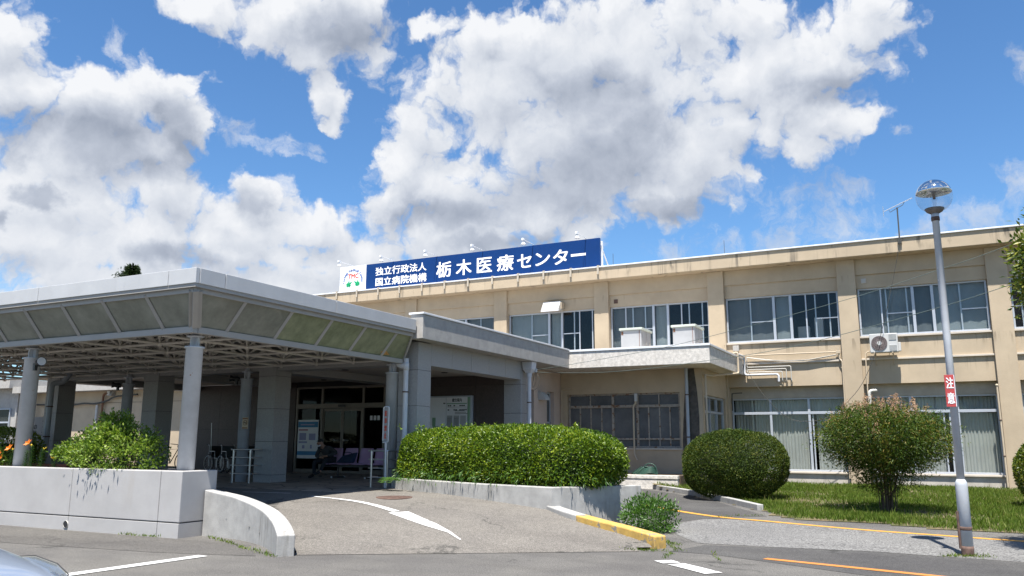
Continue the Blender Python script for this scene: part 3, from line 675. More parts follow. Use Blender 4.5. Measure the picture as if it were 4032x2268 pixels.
# upper windows, bay by bay: (mullions, sashes, rails, blinds) measured from the picture
def upper(i, mull, sash, rails, dark=()):
    x0, x1 = PL[i]+Wd+.02, PL[i+1]-.02
    ed = [x0] + sorted([m for m in mull]) + [x1]
    bl = []
    for j in range(len(ed)-1):
        if j in dark: continue
        bl.append((ed[j]+.05, ed[j+1]-.05, 5.2, 6.8))
    window(x0, x1, 5.152, 6.818, 30.08, None, HB, mull=mull, sash=[(u, 0.0 if q == 0 else .05) for u, q in sash], rails=[(a, b, z, .0) for a, b, z in rails], blinds=bl, blindm=m_blind if i % 2 else m_blindd)
upper(6, (-.15, .435), [(-1.13, 0), (-.97, 1), (-.34, 1), (1.24, 1)], [(-.97, -.2, 5.91), (1.26, 2.0, 5.91)])
upper(5, (-4.67, -4.09), [(-5.5, 1), (-3.57, 0), (-3.26, 1), (-2.80, 1)], [(-5.48, -4.7, 5.89), (-3.24, -2.5, 5.89)], dark=(2,))
upper(4, (-9.15, -8.58), [(-10.27, 0), (-9.99, 1), (-9.49, 1), (-8.05, 0), (-7.77, 1), (-7.27, 1)], [(-9.97, -9.2, 5.89), (-7.75, -7.0, 5.89)], dark=(2,))
upper(3, (-13.56, -12.99), [(-14.37, 1), (-12.47, 1), (-12.22, 0), (-11.67, 0)], [(-14.35, -13.6, 5.89), (-12.95, -12.24, 5.89)], dark=(2,))
upper(2, (-18.1, -17.5), [(-18.9, 0), (-16.8, 1)], [(-18.9, -18.1, 5.89)], dark=(0,))
upper(1, (-22.6, -22.), [(-23.4, 0), (-21.2, 1)], [])
upper(7, (4.3, 4.9), [(2.95, 1), (3.5, 0), (5.8, 1)], [(2.72, 3.5, 5.9)], dark=(0,))
upper(0, (-27.1, -26.5), [], [])
upper(8, (8.8, 9.4), [], [])
# ground floor glazed doors with curtains
def lower(i, mull, sash, curt):
    x0, x1 = PL[i]+Wd+.02, PL[i+1]-.02
    window(x0, x1, .602, 3.138, 30.30, None, HB, mull=mull, trans=2.61, sash=sash, curtain=curt, name='window')
lower(5, (-5.01, -3.71), [(-2.54, .03), (-3.60, .03)], [(-6.28, -3.78, .66, 2.56), (-3.50, -2.52, .66, 2.56), (-6.28, -2.52, 2.66, 3.08)])
lower(6, (-.50, .87), [(.45, .03), (.62, .03)], [(-1.78, .42, .66, 2.56), (.72, 2.0, .66, 2.56), (-1.78, 2.0, 2.66, 3.08)])
lower(7, (4.0, 5.3), [], [(2.72, 6.5, .66, 3.08)])
lower(8, (8.5, 9.8), [], [(7.3, 11., .66, 3.08)])

# ------------------------------------------------------------------ projecting room with the flat balcony slab
AR = thing('annex_room', 'cream single storey projecting room under a rough concrete slab with a boarded steel window', 'building', (-8.9, 26.31, .57))
a = MB().box(-11.43, -11.19, 26.31, 26.55, .3, 3.96).box(-11.19, -7.2, 26.31, 26.55, 3.2, 3.96).box(-11.19, -7.2, 26.31, 26.55, .3, 1.34).box(-7.2, -6.45, 26.31, 26.55, .3, 3.96)
a.box(-6.70, -6.45, 26.55, 30, 3.12, 3.96).box(-6.70, -6.45, 26.55, 30, .1, .85).box(-6.7, -6.45, 29.6, 29.84, .85, 3.12)
a.build('wall', m_wall, AR)
MB().box(-11.22, -7.17, 26.26, 26.5, 1.342, 1.39).build('window_sill', m_sill, AR, bevel=.006)
w = window(-11.17, -7.22, 1.392, 3.198, 26.40, None, AR, mull=(-9.55, -8.68), trans=2.77, frame=m_rustframe, glass=m_glassob, sash=[(-10.75, 0), (-10.36, .02), (-9.96, 0), (-8.3, 0), (-7.93, .02), (-7.58, 0)])
MB().box(-9.5, -7.25, 26.385, 26.41, 1.66, 1.72).box(-10.38, -10.34, 26.385, 26.42, 2.82, 3.15).box(-7.95, -7.91, 26.385, 26.42, 2.82, 3.15).box(-7.95, -7.91, 26.385, 26.42, 1.45, 1.66).build('glazing_bar', m_rustframe, w)
MB().box(-11.1, -7.3, 26.62, 26.64, 1.4, 3.2).build('board', m_blindd, w)
f = MB()
for yy in (26.57, 27.55, 28.55, 29.52): f.box(-6.60, -6.52, yy, yy+.06, .86, 3.11)
f.box(-6.60, -6.52, 26.57, 29.58, 3.05, 3.11).box(-6.60, -6.52, 26.57, 29.58, 2.55, 2.62).box(-6.6, -6.52, 26.57, 29.58, .86, .92)
sw = f.build('side_window', m_alu, AR); MB().box(-6.57, -6.565, 26.6, 29.55, .9, 3.08).build('pane', m_glass, sw)
MB().box(-6.8, -6.79, 28.3, 29.5, .9, 2.6).build('curtain', m_curt, sw)
MB().box(-11.43, -5.81, 24.77, 29.845, 3.965, 4.50).build('slab', m_conc, AR, bevel=.01)
MB().box(-10.45, -5.78, 24.74, 24.95, 4.502, 4.57).box(-5.98, -5.78, 24.95, 29.845, 4.502, 4.57).build('coping', m_coping, AR, bevel=.006)
# dark leak stain behind the downpipe is a real damp patch on the corner
st_ = MB().prismy([(-7.12, .6), (-7.15, 1.6), (-7.08, 2.6), (-7.0, 3.4), (-6.93, 3.955), (-6.70, 3.955), (-6.62, 3.2), (-6.58, 2.4), (-6.60, 1.6), (-6.66, .6)], 26.304, 26.309)
st_.build('damp_patch', M('damp_stain', (.085, .075, .065), .9, var=.35, vs=6), AR)

# pink side wall between porch and projecting room
PW = thing('passage_wall', 'pinkish rendered wall with two slim windows between porch and projecting room', 'wall', (-11.43, 24.3, .5))
m_pink = M('pinkish_render', (.50, .40, .34), .85, var=.06, bump=.3)
a = MB(); e0 = -11.75
a.box(e0, -11.43, 22.44, 23.3, .3, 3.96).box(e0, -11.43, 23.3, 24.1, 3.26, 3.96).box(e0, -11.43, 24.1, 25.12, .3, 3.96).box(e0, -11.43, 25.12, 25.72, 3.26, 3.96).box(e0, -11.43, 25.72, 26.3, .3, 3.96).box(e0, -11.43, 23.3, 24.1, .3, .9).box(e0, -11.43, 25.12, 25.72, .3, .9)
a.build('wall', m_pink, PW)
for y0, y1 in ((23.3, 24.1), (25.12, 25.72)):
    f = MB().box(-11.62, -11.56, y0, y0+.05, .9, 3.26).box(-11.62, -11.56, y1-.05, y1, .9, 3.26).box(-11.62, -11.56, y0, y1, 3.2, 3.26).box(-11.62, -11.56, y0, y1, 2.2, 2.26).box(-11.62, -11.56, y0, y1, .9, .96)
    o = f.build('window', m_alu, PW); MB().box(-11.60, -11.595, y0, y1, .95, 3.2).build('pane', m_glassob, o)

# ------------------------------------------------------------------ entrance porch
EP = thing('entrance_porch', 'flat roofed entrance porch with grey granite clad pillars and beams', 'porch', (-15, 19, .53))
MB().box(-10.80, -10.45, 15.95, 24.765, 3.97, 4.55).build('fascia', m_plaster, EP, bevel=.012)
MB().box(-10.84, -10.42, 15.92, 24.735, 4.552, 4.60).build('coping', m_coping, EP, bevel=.006)
MB().box(-27.0, -10.805, 16.9, 29.84, 3.985, 4.50).build('roof', m_plaster, EP)
g1 = MB()
def clad_beam_y(b, x0, x1, ya, yb, z0, z1, n):     # panels with 8 mm joints
    s = (yb-ya)/n
    for i in range(n): b.box(x0, x1, ya+i*s+.004, ya+(i+1)*s-.004, z0, z1)
def clad_beam_x(b, xa, xb, y0, y1, z0, z1, n):
    s = (xb-xa)/n
    for i in range(n): b.box(xa+i*s+.004, xa+(i+1)*s-.004, y0, y1, z0, z1)
clad_beam_y(g1, -11.43, -10.87, 17.0, 22.0, 3.43, 3.97, 5); MB().box(-11.42, -10.88, 17.0, 22.0, 3.44, 3.96).build('beam_core', m_joint, EP)
g1.build('beam', m_gran, EP)
g2 = MB(); clad_beam_x(g2, -24.88, -11.44, 16.45, 16.95, 3.43, 3.97, 12); g2.build('beam', m_gran, EP); MB().box(-24.87, -11.45, 16.46, 16.94, 3.44, 3.96).build('beam_core', m_joint, EP)
for xa in (-15.93, -20.41, -24.88): MB().box(xa, xa+.58, 16.96, 21.99, 3.40, 3.60).build('beam', m_gran, EP)
MB().box(-27, -11.44, 16.96, 22.0, 3.60, 3.70).build('ceiling', m_ceil, EP)
MB().box(-10.868, -10.81, 16.9, 24.7, 3.972, 3.984).build('soffit', m_plaster, EP)
def pillar(x1, y0, w=.56, dp=.58):
    core = MB().box(x1-w+.01, x1-.01, y0+.01, y0+dp-.01, .4, 3.42).build('pillar', m_joint, EP)
    p = MB(); zz = [.4, .72, 1.575, 2.43, 3.29, 3.97]
    for i in range(len(zz)-1): p.box(x1-w, x1, y0, y0+dp, zz[i]+.004, zz[i+1]-.004)
    p.build('cladding', m_gran, core, bevel=.004); return core
for x1 in (-10.87, -15.35, -19.83, -24.3): pillar(x1, 16.42, .56 if x1 > -11 else .60)
pillar(-10.87, 22.01, .57, .42)
# back wall of the porch
bw = MB()
for a0, a1 in ((-15.8, -13.95), (-13.95, -12.43), (-12.43, -11.45)):
    for z0, z1 in ((.53, 3.31), (3.31, 3.598)): bw.box(a0+.004, a1-.004, 22.014, 22.2, z0+.004, z1-.004)
bw.build('wall', m_brown, EP); bw = MB()
for a0, a1 in ((-25.0, -23.2), (-23.2, -21.4), (-21.4, -19.62)):
    for z0, z1 in ((.53, 2.0), (2.0, 3.598)): bw.box(a0+.004, a1-.004, 22.014, 22.2, z0+.004, z1-.004)
bw.build('wall', m_brown, EP)
MB().box(-15.8, -11.45, 22.03, 22.3, .4, 3.6).box(-25, -19.62, 22.03, 22.3, .4, 3.6).box(-19.62, -15.8, 22.03, 22.3, 3.42, 3.6).build('wall_core', m_joint, EP)
for xx, yy in ((-14.8, 18.6), (-17.3, 20.3), (-17.9, 21.4), (-18.9, 19.0), (-12.7, 20.6), (-13.4, 18.2)):
    o = MB().lathe([(.085, 0), (.10, -.012), (.10, .0)], (xx, yy, 3.598), 16).build('downlight', m_black, EP)
# sliding entrance doors
ED = thing('entrance_doors', 'bronze framed glass automatic sliding doors in the dark entrance', 'door', (-17.6, 22.05, .53))
f = MB()
X = [-19.55, -18.45, -17.58, -16.72, -15.86]
for q in (X[0], X[1], X[3], X[4]): f.box(q-.04, q+.04, 22.02, 22.14, .53, 3.40)
f.box(X[0], X[4], 22.01, 22.15, 2.68, 2.84).box(X[0], X[4], 22.02, 22.14, 3.36, 3.42).box(X[0], X[1], 22.02, 22.14, .53, .66).box(X[3], X[4], 22.02, 22.14, .53, .66)
f.build('frame', m_alub, ED, bevel=.004)
for xa, xb in ((X[1]+.045, X[2]-.006), (X[2]+.006, X[3]-.045)):
    lf = MB().box(xa, xa+.05, 22.05, 22.10, .54, 2.67).box(xb-.05, xb, 22.05, 22.10, .54, 2.67).box(xa+.05, xb-.05, 22.05, 22.10, 2.58, 2.67).box(xa+.05, xb-.05, 22.05, 22.10, .54, .62).build('door_leaf', m_alub, ED)
    MB().box(xa+.05, xb-.05, 22.07, 22.078, .62, 2.58).build('pane', m_glassd, lf)
    hx = xb-.2 if xa < -18 else xa+.2
    MB().tube([(hx-.1, 22.03, 1.62), (hx+.1, 22.03, 1.62)], .012, 8).ball((hx-.1, 22.03, 1.62), .035).build('handle', m_metal, lf)
MB().box(X[0]+.05, X[1]-.05, 22.07, 22.078, .67, 2.67).box(X[3]+.05, X[4]-.05, 22.07, 22.078, .67, 2.67).box(X[0]+.05, X[4]-.05, 22.07, 22.078, 2.85, 3.35).build('pane', m_glassd, ED)
MB().box(-17.72, -17.44, 21.96, 22.01, 2.72, 2.80).build('sensor', m_blacksat, ED, bevel=.01)
nt = MB()
for xx in (-16.45, -16.30, -16.15): nt.box(xx, xx+.1, 22.064, 22.069, 2.27, 2.42)
nt.build('notice', m_signw, ED)
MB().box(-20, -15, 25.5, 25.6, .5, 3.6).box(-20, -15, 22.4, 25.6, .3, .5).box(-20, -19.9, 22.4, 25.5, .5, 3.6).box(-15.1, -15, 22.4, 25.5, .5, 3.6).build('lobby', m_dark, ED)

# ------------------------------------------------------------------ single storey wing far left
LW = thing('side_wing', 'plain cream single storey wing seen through the porch at far left', 'building', (-42, 30, .5))
MB().box(-47.4, -29.7, 30, 31, .3, 4.25).build('wall', m_wall, LW); MB().box(-47.4, -29.7, 29.985, 30.0, 3.60, 3.615).build('joint_line', m_joint, LW)
MB().box(-47.4, -29.7, 29.2, 40, 4.252, 4.62).build('roof', m_plaster, LW)
MB().box(-62, -47.41, 29.6, 31, .3, 4.55).build('end_block', m_plaster, LW)
MB().box(-62, -47.41, 29.0, 40, 4.552, 5.1).build('eave', m_plaster, LW)
window(-50.6, -47.9, 1.6, 3.4, 29.5, None, LW, mull=(-49.2,), trans=2.6, glass=m_glassd)

for x0, x1, z1, lab in ((-3.42, -3.12, 6.05, 'pale office locker seen through the upper window left of the outdoor unit'), (-4.0, -3.6, 5.75, 'low white cabinet seen through the upper window left of the outdoor unit')):
    lk = MB().box(x0, x1, 31.0, 31.4, 4.702, z1).build('office_locker', m_acw, bevel=.01); MB().box(x0+.05, x1-.05, 30.985, 31.0, 5.3, 5.32).build('handle', m_plaster, lk); tag(lk, lab, 'locker')
for x0, lab in ((-13.1, 'glowing strip lamp on the ceiling inside the window under the large vent hood'), ):
    pass

# ------------------------------------------------------------------ glazed space-frame canopy
CX0, CX1, CY0, CY1 = -27.4, -10.6, 9.35, 15.9          # outer plan of the aluminium fascia
CA = thing('entrance_canopy', 'wide aluminium canopy with dirty sloping glass panels and a tubular space frame', 'canopy', (-11.6, 10.32, 0))
def fascia_run(pts, axis):
    for a, b in pts:
        m = MB()
        if axis == 'x': m.box(a+.006, b-.006, CY0, CY0+.08, 4.16, 4.42)
        else: m.box(CX1-.08, CX1, a+.006, b-.006, 4.16, 4.42)
        m.build('fascia', m_canfas, CA, bevel=.006)
fascia_run([(-27.4, -21.7), (-21.7, -18.22), (-18.22, -14.74), (-14.74, -11.26), (-11.26, -10.6)], 'x')
fascia_run([(9.432, 9.99), (9.99, 12.96), (12.96, 15.9)], 'y')
MB().box(CX0, CX1-.01, CY0+.01, CY1, 4.36, 4.405).box(CX0, -10.83, CY1+.001, 16.89, 4.36, 4.405).build('roof', m_canfas, CA); MB().box(CX0+.1, CX1-.15, CY0+.15, CY1+.4, 4.325, 4.355).build('roof_deck', m_deck, CA)  # rear roof strip added to keep sun from leaking onto porch beam and pillars
MB().box(CX0, CX1-.02, CY0+.02, CY0+.07, 4.10, 4.17).box(CX1-.07, CX1-.02, CY0+.07, CY1, 4.10, 4.17).box(CX0, CX1-.09, CY0+.085, CY0+.12, 4.02, 4.11).box(CX1-.12, CX1-.085, CY0+.12, CY1, 4.02, 4.11).build('soffit_trim', m_canfr, CA)
MB().box(CX0, CX0+.06, CY0, CY1, 4.16, 4.40).build('end_fascia', m_canfas, CA)
fx, fy = -11.15, 9.86                                   # lower flange line
MB().box(CX0+.5, fx, fy-.02, fy+.10, 3.42, 3.53).box(fx-.10, fx+.02, fy+.1, 16.3, 3.42, 3.53).build('flange', m_canfr, CA, bevel=.006)
zt, zb_ = 4.06, 3.53
def quad_thick(p, t, mat, name):
    p = [Vector(q) for q in p]; n = (p[1]-p[0]).cross(p[3]-p[0]).normalized()*t
    return MB().add([q for q in p]+[q+n for q in p], [(0, 1, 2, 3), (7, 6, 5, 4), (0, 4, 5, 1), (1, 5, 6, 2), (2, 6, 7, 3), (3, 7, 4, 0)]).build(name, mat, CA)
def bar(p, q, w, name='mullion'):
    p, q = Vector(p), Vector(q); d = (q-p); L = d.length; d.normalize(); s_ = d.cross(Vector((.3, -.4, .9))).normalized(); u = s_.cross(d)
    return MB().obox((p+q)/2, d*L/2, s_*w/2, u*w/2).build(name, m_canfr, CA)
mx = [-26.9, -25.7, -24.5, -23.3, -22.1, -20.95, -19.8, -18.65, -17.5, -16.37, -15.25, -14.14, -13.02, -11.89, -11.02]
ty, by = CY0+.10, fy+.02
for i in range(len(mx)-1):
    a, b = mx[i], mx[i+1]; last = i == len(mx)-2
    quad_thick([(a, ty, zt), (b if not last else CX1-.12, ty, zt), (b if not last else fx-.02, by, zb_), (a, by, zb_)], .008, m_cangl, 'glass_panel')
    bar((a, ty-.015, zt), (a, by-.015, zb_), .055)
bar((CX1-.20, ty-.012, zt), (fx-.08, by-.012, zb_), .06); bar((CX1-.10, ty, zt), (fx, by, zb_), .09, 'corner_post'); bar((CX1-.088, ty+.09, zt), (fx+.012, by+.09, zb_), .06)
my = [9.47, 10.61, 11.82, 13.01, 14.13, 15.29, 15.88]
tx, bx = CX1-.12, fx-.02
for i in range(len(my)-1):
    a, b = my[i], my[i+1]
    quad_thick([(tx, a, zt), (tx, b, zt), (bx, b if i < 5 else 16.2, zb_), (bx, a if i else by, zb_)], -.008, m_cangl if i < 2 else m_canglg, 'glass_panel')
    if i: bar((tx+.015, a, zt), (bx+.015, a, zb_), .055)
bar((tx+.015, 15.88, zt), (bx+.015, 16.2, zb_), .06)
# torn strip of orange tape behind the rearmost glass
tp = MB().add([(-10.95, 14.62, 3.86), (-10.90, 14.72, 3.90), (-11.10, 15.55, 3.57), (-11.12, 15.30, 3.56)], [(0, 1, 2, 3)])
tp.build('torn_strip', M('orange_film', (.42, .22, .07), .8, var=.3, vs=20), CA)
# space frame
NX = [-11.6 - 1.1925*i for i in range(14)]; NY = [10.32 + 1.216*j for j in range(6)]
SX = [-11.6+.596 - 1.1925*i for i in range(15)]; SY = [10.32-.608 + 1.216*j for j in range(7)]
zB, zT = 3.55, 4.20
tr = MB()
for x in NX:
    for j in range(5): tr.tube([(x, NY[j], zB), (x, NY[j+1], zB)], .031, 7, False)
for y in NY:
    for i in range(13): tr.tube([(NX[i], y, zB), (NX[i+1], y, zB)], .031, 7, False)
for x in SX:
    for j in range(6):
        if CY0 < SY[j] and x > CX0: tr.tube([(x, max(SY[j], 9.6), zT), (x, min(SY[j+1], 15.85), zT)], .028, 6, False)
for y in SY:
    if y > 15.9: continue
    for i in range(14): tr.tube([(max(SX[i+1], CX0+.1), y, zT), (SX[i], y, zT)], .028, 6, False)
for i, x in enumerate(NX):
    for j, y in enumerate(NY):
        for dx in (.596, -.596):
            for dy in (.608, -.608):
                q = Vector((x+dx, y+dy, zT)); p = Vector((x, y, zB))
                if q.y > 15.95 or q.x > CX1-.1: continue
                tr.tube([p, p.lerp(q, .13), p.lerp(q, .16), p.lerp(q, .84), p.lerp(q, .87), q], [.017, .017, .030, .030, .017, .017], 7, False)
nd = MB()
for x in NX:
    for y in NY: nd.ball((x, y, zB), .062, 10, 6).lathe([(.03, .0), (.03, .14)], (x, y, zB), 8)
for x in SX:
    for y in SY:
        if y < 15.9 and x > CX0: nd.ball((x, y, zT), .055, 8, 5)
tr.add(nd.v, nd.f, True); tr.build('space_frame', m_truss, CA, fix=False)
def column(x, y, zb, front):
    c = MB().lathe([(.148, zb-.05), (.148, 3.215), (.172, 3.215), (.172, 3.245)], (x, y, 0), 32).build('column', m_steel, CA)
    p = MB(); t = 3.44
    p.box(x-.10, x+.10, y-.015, y+.015, 3.247, t-.03).box(x-.015, x+.015, y-.10, y-.016, 3.247, t-.03).box(x-.015, x+.015, y+.016, y+.10, 3.247, t-.03)
    p.lathe([(.15, t-.028), (.15, t)], (x, y, 0), 24); p.lathe([(.08, t+.001), (.045, 3.53)], (x, y, 0), 16)
    p.build('head', m_steel, c); return c
for x, y, z, f_ in ((-11.6, 10.32, 1.085, 1), (-16.2, 10.32, 1.0, 1), (-20.95, 10.32, 1.0, 1), (-11.6, 16.40, .52, 0), (-16.36, 16.40, .52, 0), (-21.06, 16.40, .52, 0), (-25.85, 10.32, 1.0, 1), (-25.85, 16.4, .52, 0)): column(x, y, z, f_)
# rust runs on the near column are on its own paint
m_rpatch = M('rust_patch', (.22, .10, .045), .9, var=.4, vs=30)

# ------------------------------------------------------------------ planter walls and kerbs
LPW = thing('planter_wall', 'long white rendered planter wall with scored joints below the canopy columns', 'wall', (-14, 10, 0))
jx = [-34, -28, -23.3, -18.7, -16.38, -14.06, -11.75, -11.24]
core = MB().box(-34, -11.255, 9.955, 10.1, -.1, 1.07).box(-11.4, -11.255, 10.1, 10.69, -.1, 1.07).box(-34, -11.42, 10.56, 10.70, -.1, 1.0).build('wall_core', m_joint, LPW)
for i in range(len(jx)-1):
    a, b = jx[i]+.006, jx[i+1]-(.006 if i < len(jx)-2 else 0)
    if i == len(jx)-2:
        for e_, z0, z1, bv in ((0, .252, 1.09, .014), (.003, -.1, .238, .006)): MB().prism([(a, 9.94+e_), (b-e_, 9.94+e_), (b-e_, 10.71), (-11.44, 10.71), (-11.44, 10.14), (a, 10.14)], z0, z1).build('corner_panel', m_white, LPW, bevel=bv)
        continue
    MB().box(a, b, 9.94, 10.14, .252, 1.09).build('wall_panel', m_white, LPW, bevel=.014)
    MB().box(a, b, 9.943, 10.14, -.1, .238).build('base_panel', m_white, LPW, bevel=.006)
MB().box(-34, -11.45, 10.11, 10.66, .2, 1.0).build('soil', m_soil, LPW)
MB().tube([(-14.10, 9.930, .10), (-14.10, 10.05, .10)], .055, 16).build('drain_pipe', m_black, LPW)
MB().tube([(-14.10, 9.925, .10), (-14.10, 9.95, .10)], .062, 16, cap=False).build('drain_collar', m_whitepipe, LPW)
tb = MB().box(-24, -15.2, 10.60, 10.655, 1.001, 1.13).build('timber_edging', m_rustw, bevel=.006)
tag(tb, 'rusty brown timber edging board behind the lilies in the planter', 'edging board')
cw = smooth_path([(-11.21, 10.55), (-10.4, 10.48), (-9.5, 10.12), (-8.75, 9.62), (-8.22, 9.17)], 6); n = len(cw)
o = MB().wall_sweep(cw, .25, [.765-.475*(i/(n-1))**1.1 for i in range(n)], [-.1]*n).build('ramp_wall', m_whitedirty, bevel=.016)
tag(o, 'curved white concrete parapet sweeping down the near side of the ramp', 'wall')
# hedge planter
HPW = thing('hedge_planter', 'long stained white concrete planter wall holding the big green hedge', 'planter', (-8.3, 14.6, 0))
hpth = [(-11.12, 15.95), (-9.7, 15.18), (-8.2, 14.52), (-6.95, 14.16), (-6.22, 13.97)]; hpth = smooth_path(hpth, 5)
MB().wall_sweep(hpth, .20, [.775]*len(hpth), [-.1]*len(hpth)).build('front_wall', m_whitedirty, HPW, bevel=.014)
MB().wall_sweep([(-6.31, 13.93), (-5.14, 15.55)], .20, [.774]*2, [-.1]*2).build('side_wall', m_whitedirty, HPW, bevel=.014)
MB().wall_sweep([(-11.1, 16.0), (-11.0, 17.6)], .18, [.77]*2, [-.1]*2).build('end_wall', m_whitedirty, HPW, bevel=.014)
MB().prism([(-11.0, 15.98), (-8.2, 14.62), (-6.3, 14.1), (-5.22, 15.6), (-7, 17.4), (-10.9, 17.6)], .0, .72).build('soil', m_soil, HPW)
KW = thing('kerb_wall', 'low concrete kerb wall with worn yellow paint beside the ramp mouth', 'kerb wall', (-5, 13, 0))
kp = smooth_path([(-6.30, 14.02), (-5.66, 13.50), (-5.02, 13.13), (-4.4, 12.86), (-3.80, 12.50)], 6); n = len(kp)
zt_ = [.46-.275*(i/(n-1)) for i in range(n)]; c = 9
MB().wall_sweep(kp[:c], .24, zt_[:c], [-.1]*c).build('bare_section', m_whitedirty, KW, bevel=.018)
MB().wall_sweep(kp[c-1:], .24, zt_[c-1:], [-.1]*(n-c+1)).build('painted_section', m_ywall, KW, bevel=.018)

# ------------------------------------------------------------------ hedges, shrubs, trees
def tri_dirs(nn, up=.25, sp=.75): 
    return nn*.55 + rdir(len(nn))*sp + np.array([0, 0, up])
HG = thing('clipped_hedge', 'big bright green clipped hedge overflowing the long concrete planter', 'hedge', (-8.25, 15.4, .72))
p, nn = shell(80000, (-8.20, 15.66, 1.22), (2.96, .88, .675), 3.4, .25, .055, 2.6, 3, .72, math.atan2(-1.45, 5.0))
lv = leaves('foliage', p, tri_dirs(nn), nn*.7+rdir(len(nn))*.7, .042+.034*rng.random(len(p)), .021+.013*rng.random(len(p)), m_hedge, HG)
p, nn = shell(1500, (-8.25, 15.5, .90), (2.9, 1.10, .18), 3.0, .3, .10, 3.5, 9, .70, math.atan2(-1.45, 5.0))
leaves('trailing_shoots', p, nn*.8+np.array([0, 0, -.8])+rdir(len(nn))*.5, rdir(len(nn)), .11, .02, m_weed, HG)
def twigs(parent, pts, mat, L=.3, n=6, leafmat_=None, ll=.07, lw=.03):
    st = MB(); C = []; D = []
    for (x, y, z), d in pts:
        d = Vector(d).normalized(); q = Vector((x, y, z)); st.tube([q, q+d*L*.5, q+d*L], [.004, .003, .0015], 5)
        for k in range(n):
            t = (.3+.7*k/n); b = q+d*L*t; C.append(b); v = Vector(rdir(1)[0])+d*.8; D.append(v)
    st.build('twigs', mat, parent); C = np.array(C); D = np.array(D)
    leaves('twig_leaves', C, D, rdir(len(C)), ll, lw, leafmat_, parent)
tw = [((-8.9+1.2*random.random()-.2, 15.4+.3*random.random(), 1.82), (random.uniform(-.5, .5), random.uniform(-.3, .3), 1)) for i in range(9)] + [((random.uniform(-10.8, -5.7), 15.5, 1.80), (random.uniform(-.6, .6), random.uniform(-.4, .3), 1)) for i in range(30)]
twigs(HG, tw, m_stem, .16, 8, m_hedge)
MB().obox((-8.22, 15.55, 1.0), Vector((2.4, -.7, 0)), Vector((.15, .5, 0)), Vector((0, 0, .38))).build('shade_block', m_core, HG)

BS = thing('round_shrub', 'dark green clipped dome shaped shrub on the lawn corner', 'shrub', (-4.65, 22.2, .12))
p, nn = shell(62000, (-4.66, 22.25, 1.0), (1.36, 1.25, .90), 2.25, .20, .075, 3.0, 11)
leaves('foliage', p, tri_dirs(nn, .1, .8), nn*.6+rdir(len(nn))*.8, .035+.022*rng.random(len(p)), .018+.008*rng.random(len(p)), m_box, BS)
MB().tube([(-4.66, 22.2, 0), (-4.66, 22.2, .5)], .08, 8).build('trunk', m_bark, BS); MB().ball((-4.66, 22.25, .95), .85, 16, 10, .66).build('shade_core', m_core, BS)
tw = [((-4.66+1.25*math.cos(a)*b, 22.2+1.1*math.sin(a)*b, 1.0+.87*math.sqrt(1-b*b)), (random.uniform(-.4, .4), random.uniform(-.4, .4), 1)) for a, b in [(random.uniform(0, 6.28), random.uniform(.1, .8)) for _ in range(46)]]
twigs(BS, tw, m_stem, .11, 7, m_weed, .035, .016)

def shrub_leaf_clumps(n_cl, per, c, rad, seed, zmin, up=.3, cl_r=.16):
    """leaf clusters scattered through an uneven crown, so gaps show between them"""
    p, nn = shell(n_cl, c, rad, 2.1, .55, .22, 2.0, seed, zmin)
    P = np.repeat(p, per, 0) + rng.normal(0, cl_r, (len(p)*per, 3))*np.array([1, 1, .7]); Nn = np.repeat(nn, per, 0)
    return P, Nn
ND = thing('nandina_shrub', 'tall leafy shrub fanning out from many thin stems with pinkish flower plumes on top', 'shrub', (-.95, 20.05, .1))
P, Nn = shrub_leaf_clumps(1700, 19, (-.92, 20.05, 1.72), (1.22, 1.15, .66), 21, .95, cl_r=.13)
P2, N2 = shrub_leaf_clumps(260, 16, (-.92, 20.05, 1.0), (.62, .6, .42), 23, .5, cl_r=.11); P = np.concatenate([P, P2]); Nn = np.concatenate([Nn, N2])
d = Nn*.5 + rdir(len(P))*.8 + np.array([0, 0, -.12])
leaves('crown', P, d, rdir(len(P))+np.array([0, 0, .8]), .062+.035*rng.random(len(P)), .017+.008*rng.random(len(P)), m_nand, ND)
st_ = MB()
for i in range(34):
    a = random.uniform(0, 6.28); b = random.uniform(.03, .17); r1 = random.uniform(.1, .7); h1 = random.uniform(1.1, 1.7)
    x0, y0 = -.95+b*math.cos(a), 20.05+b*math.sin(a); x1, y1 = -.92+r1*math.cos(a), 20.05+r1*.9*math.sin(a)
    st_.tube([(x0, y0, .02), (x0+.12*(x1-x0), y0+.12*(y1-y0), .5), (x0+.45*(x1-x0), y0+.45*(y1-y0), .95), (x1, y1, h1)], [.012, .011, .009, .004], 6)
st_.build('stems', m_bark, ND)
C = []; 
for i in range(66):
    a = random.uniform(0, 6.28); b = random.uniform(.2, 1.02); x0, y0 = -.95+1.12*b*math.cos(a), 20.0+b*math.sin(a); z0 = 1.75+.62*math.sqrt(max(0, 1-min(1, b)**2))+random.uniform(-.05, .1)
    t = rng.random(70); rad = .075*(1-t)+.012; ang = rng.uniform(0, 6.28, 70)
    C.append(np.stack([x0+rad*np.cos(ang)+.03*t, y0+rad*np.sin(ang), z0+.26*t], 1))
C = np.concatenate(C); leaves('flower_plumes', C, rdir(len(C)), rdir(len(C)), .027, .016, m_nandr, ND)
RS = thing('yellowish_shrub', 'rounded yellow green shrub cut by the right picture edge', 'shrub', (2.75, 22.4, .14))
p, nn = shell(22000, (2.72, 22.4, .95), (1.08, 1.05, .84), 2.2, .25, .07, 2.6, 31)
leaves('foliage', p, tri_dirs(nn), nn*.6+rdir(len(nn))*.8, .05+.03*rng.random(len(p)), .024+.01*rng.random(len(p)), m_tree, RS)
MB().tube([(2.72, 22.4, 0), (2.72, 22.4, .5)], .07, 8).build('trunk', m_bark, RS); MB().ball((2.72, 22.4, .9), .72, 14, 8, .8).build('shade_core', m_core, RS)
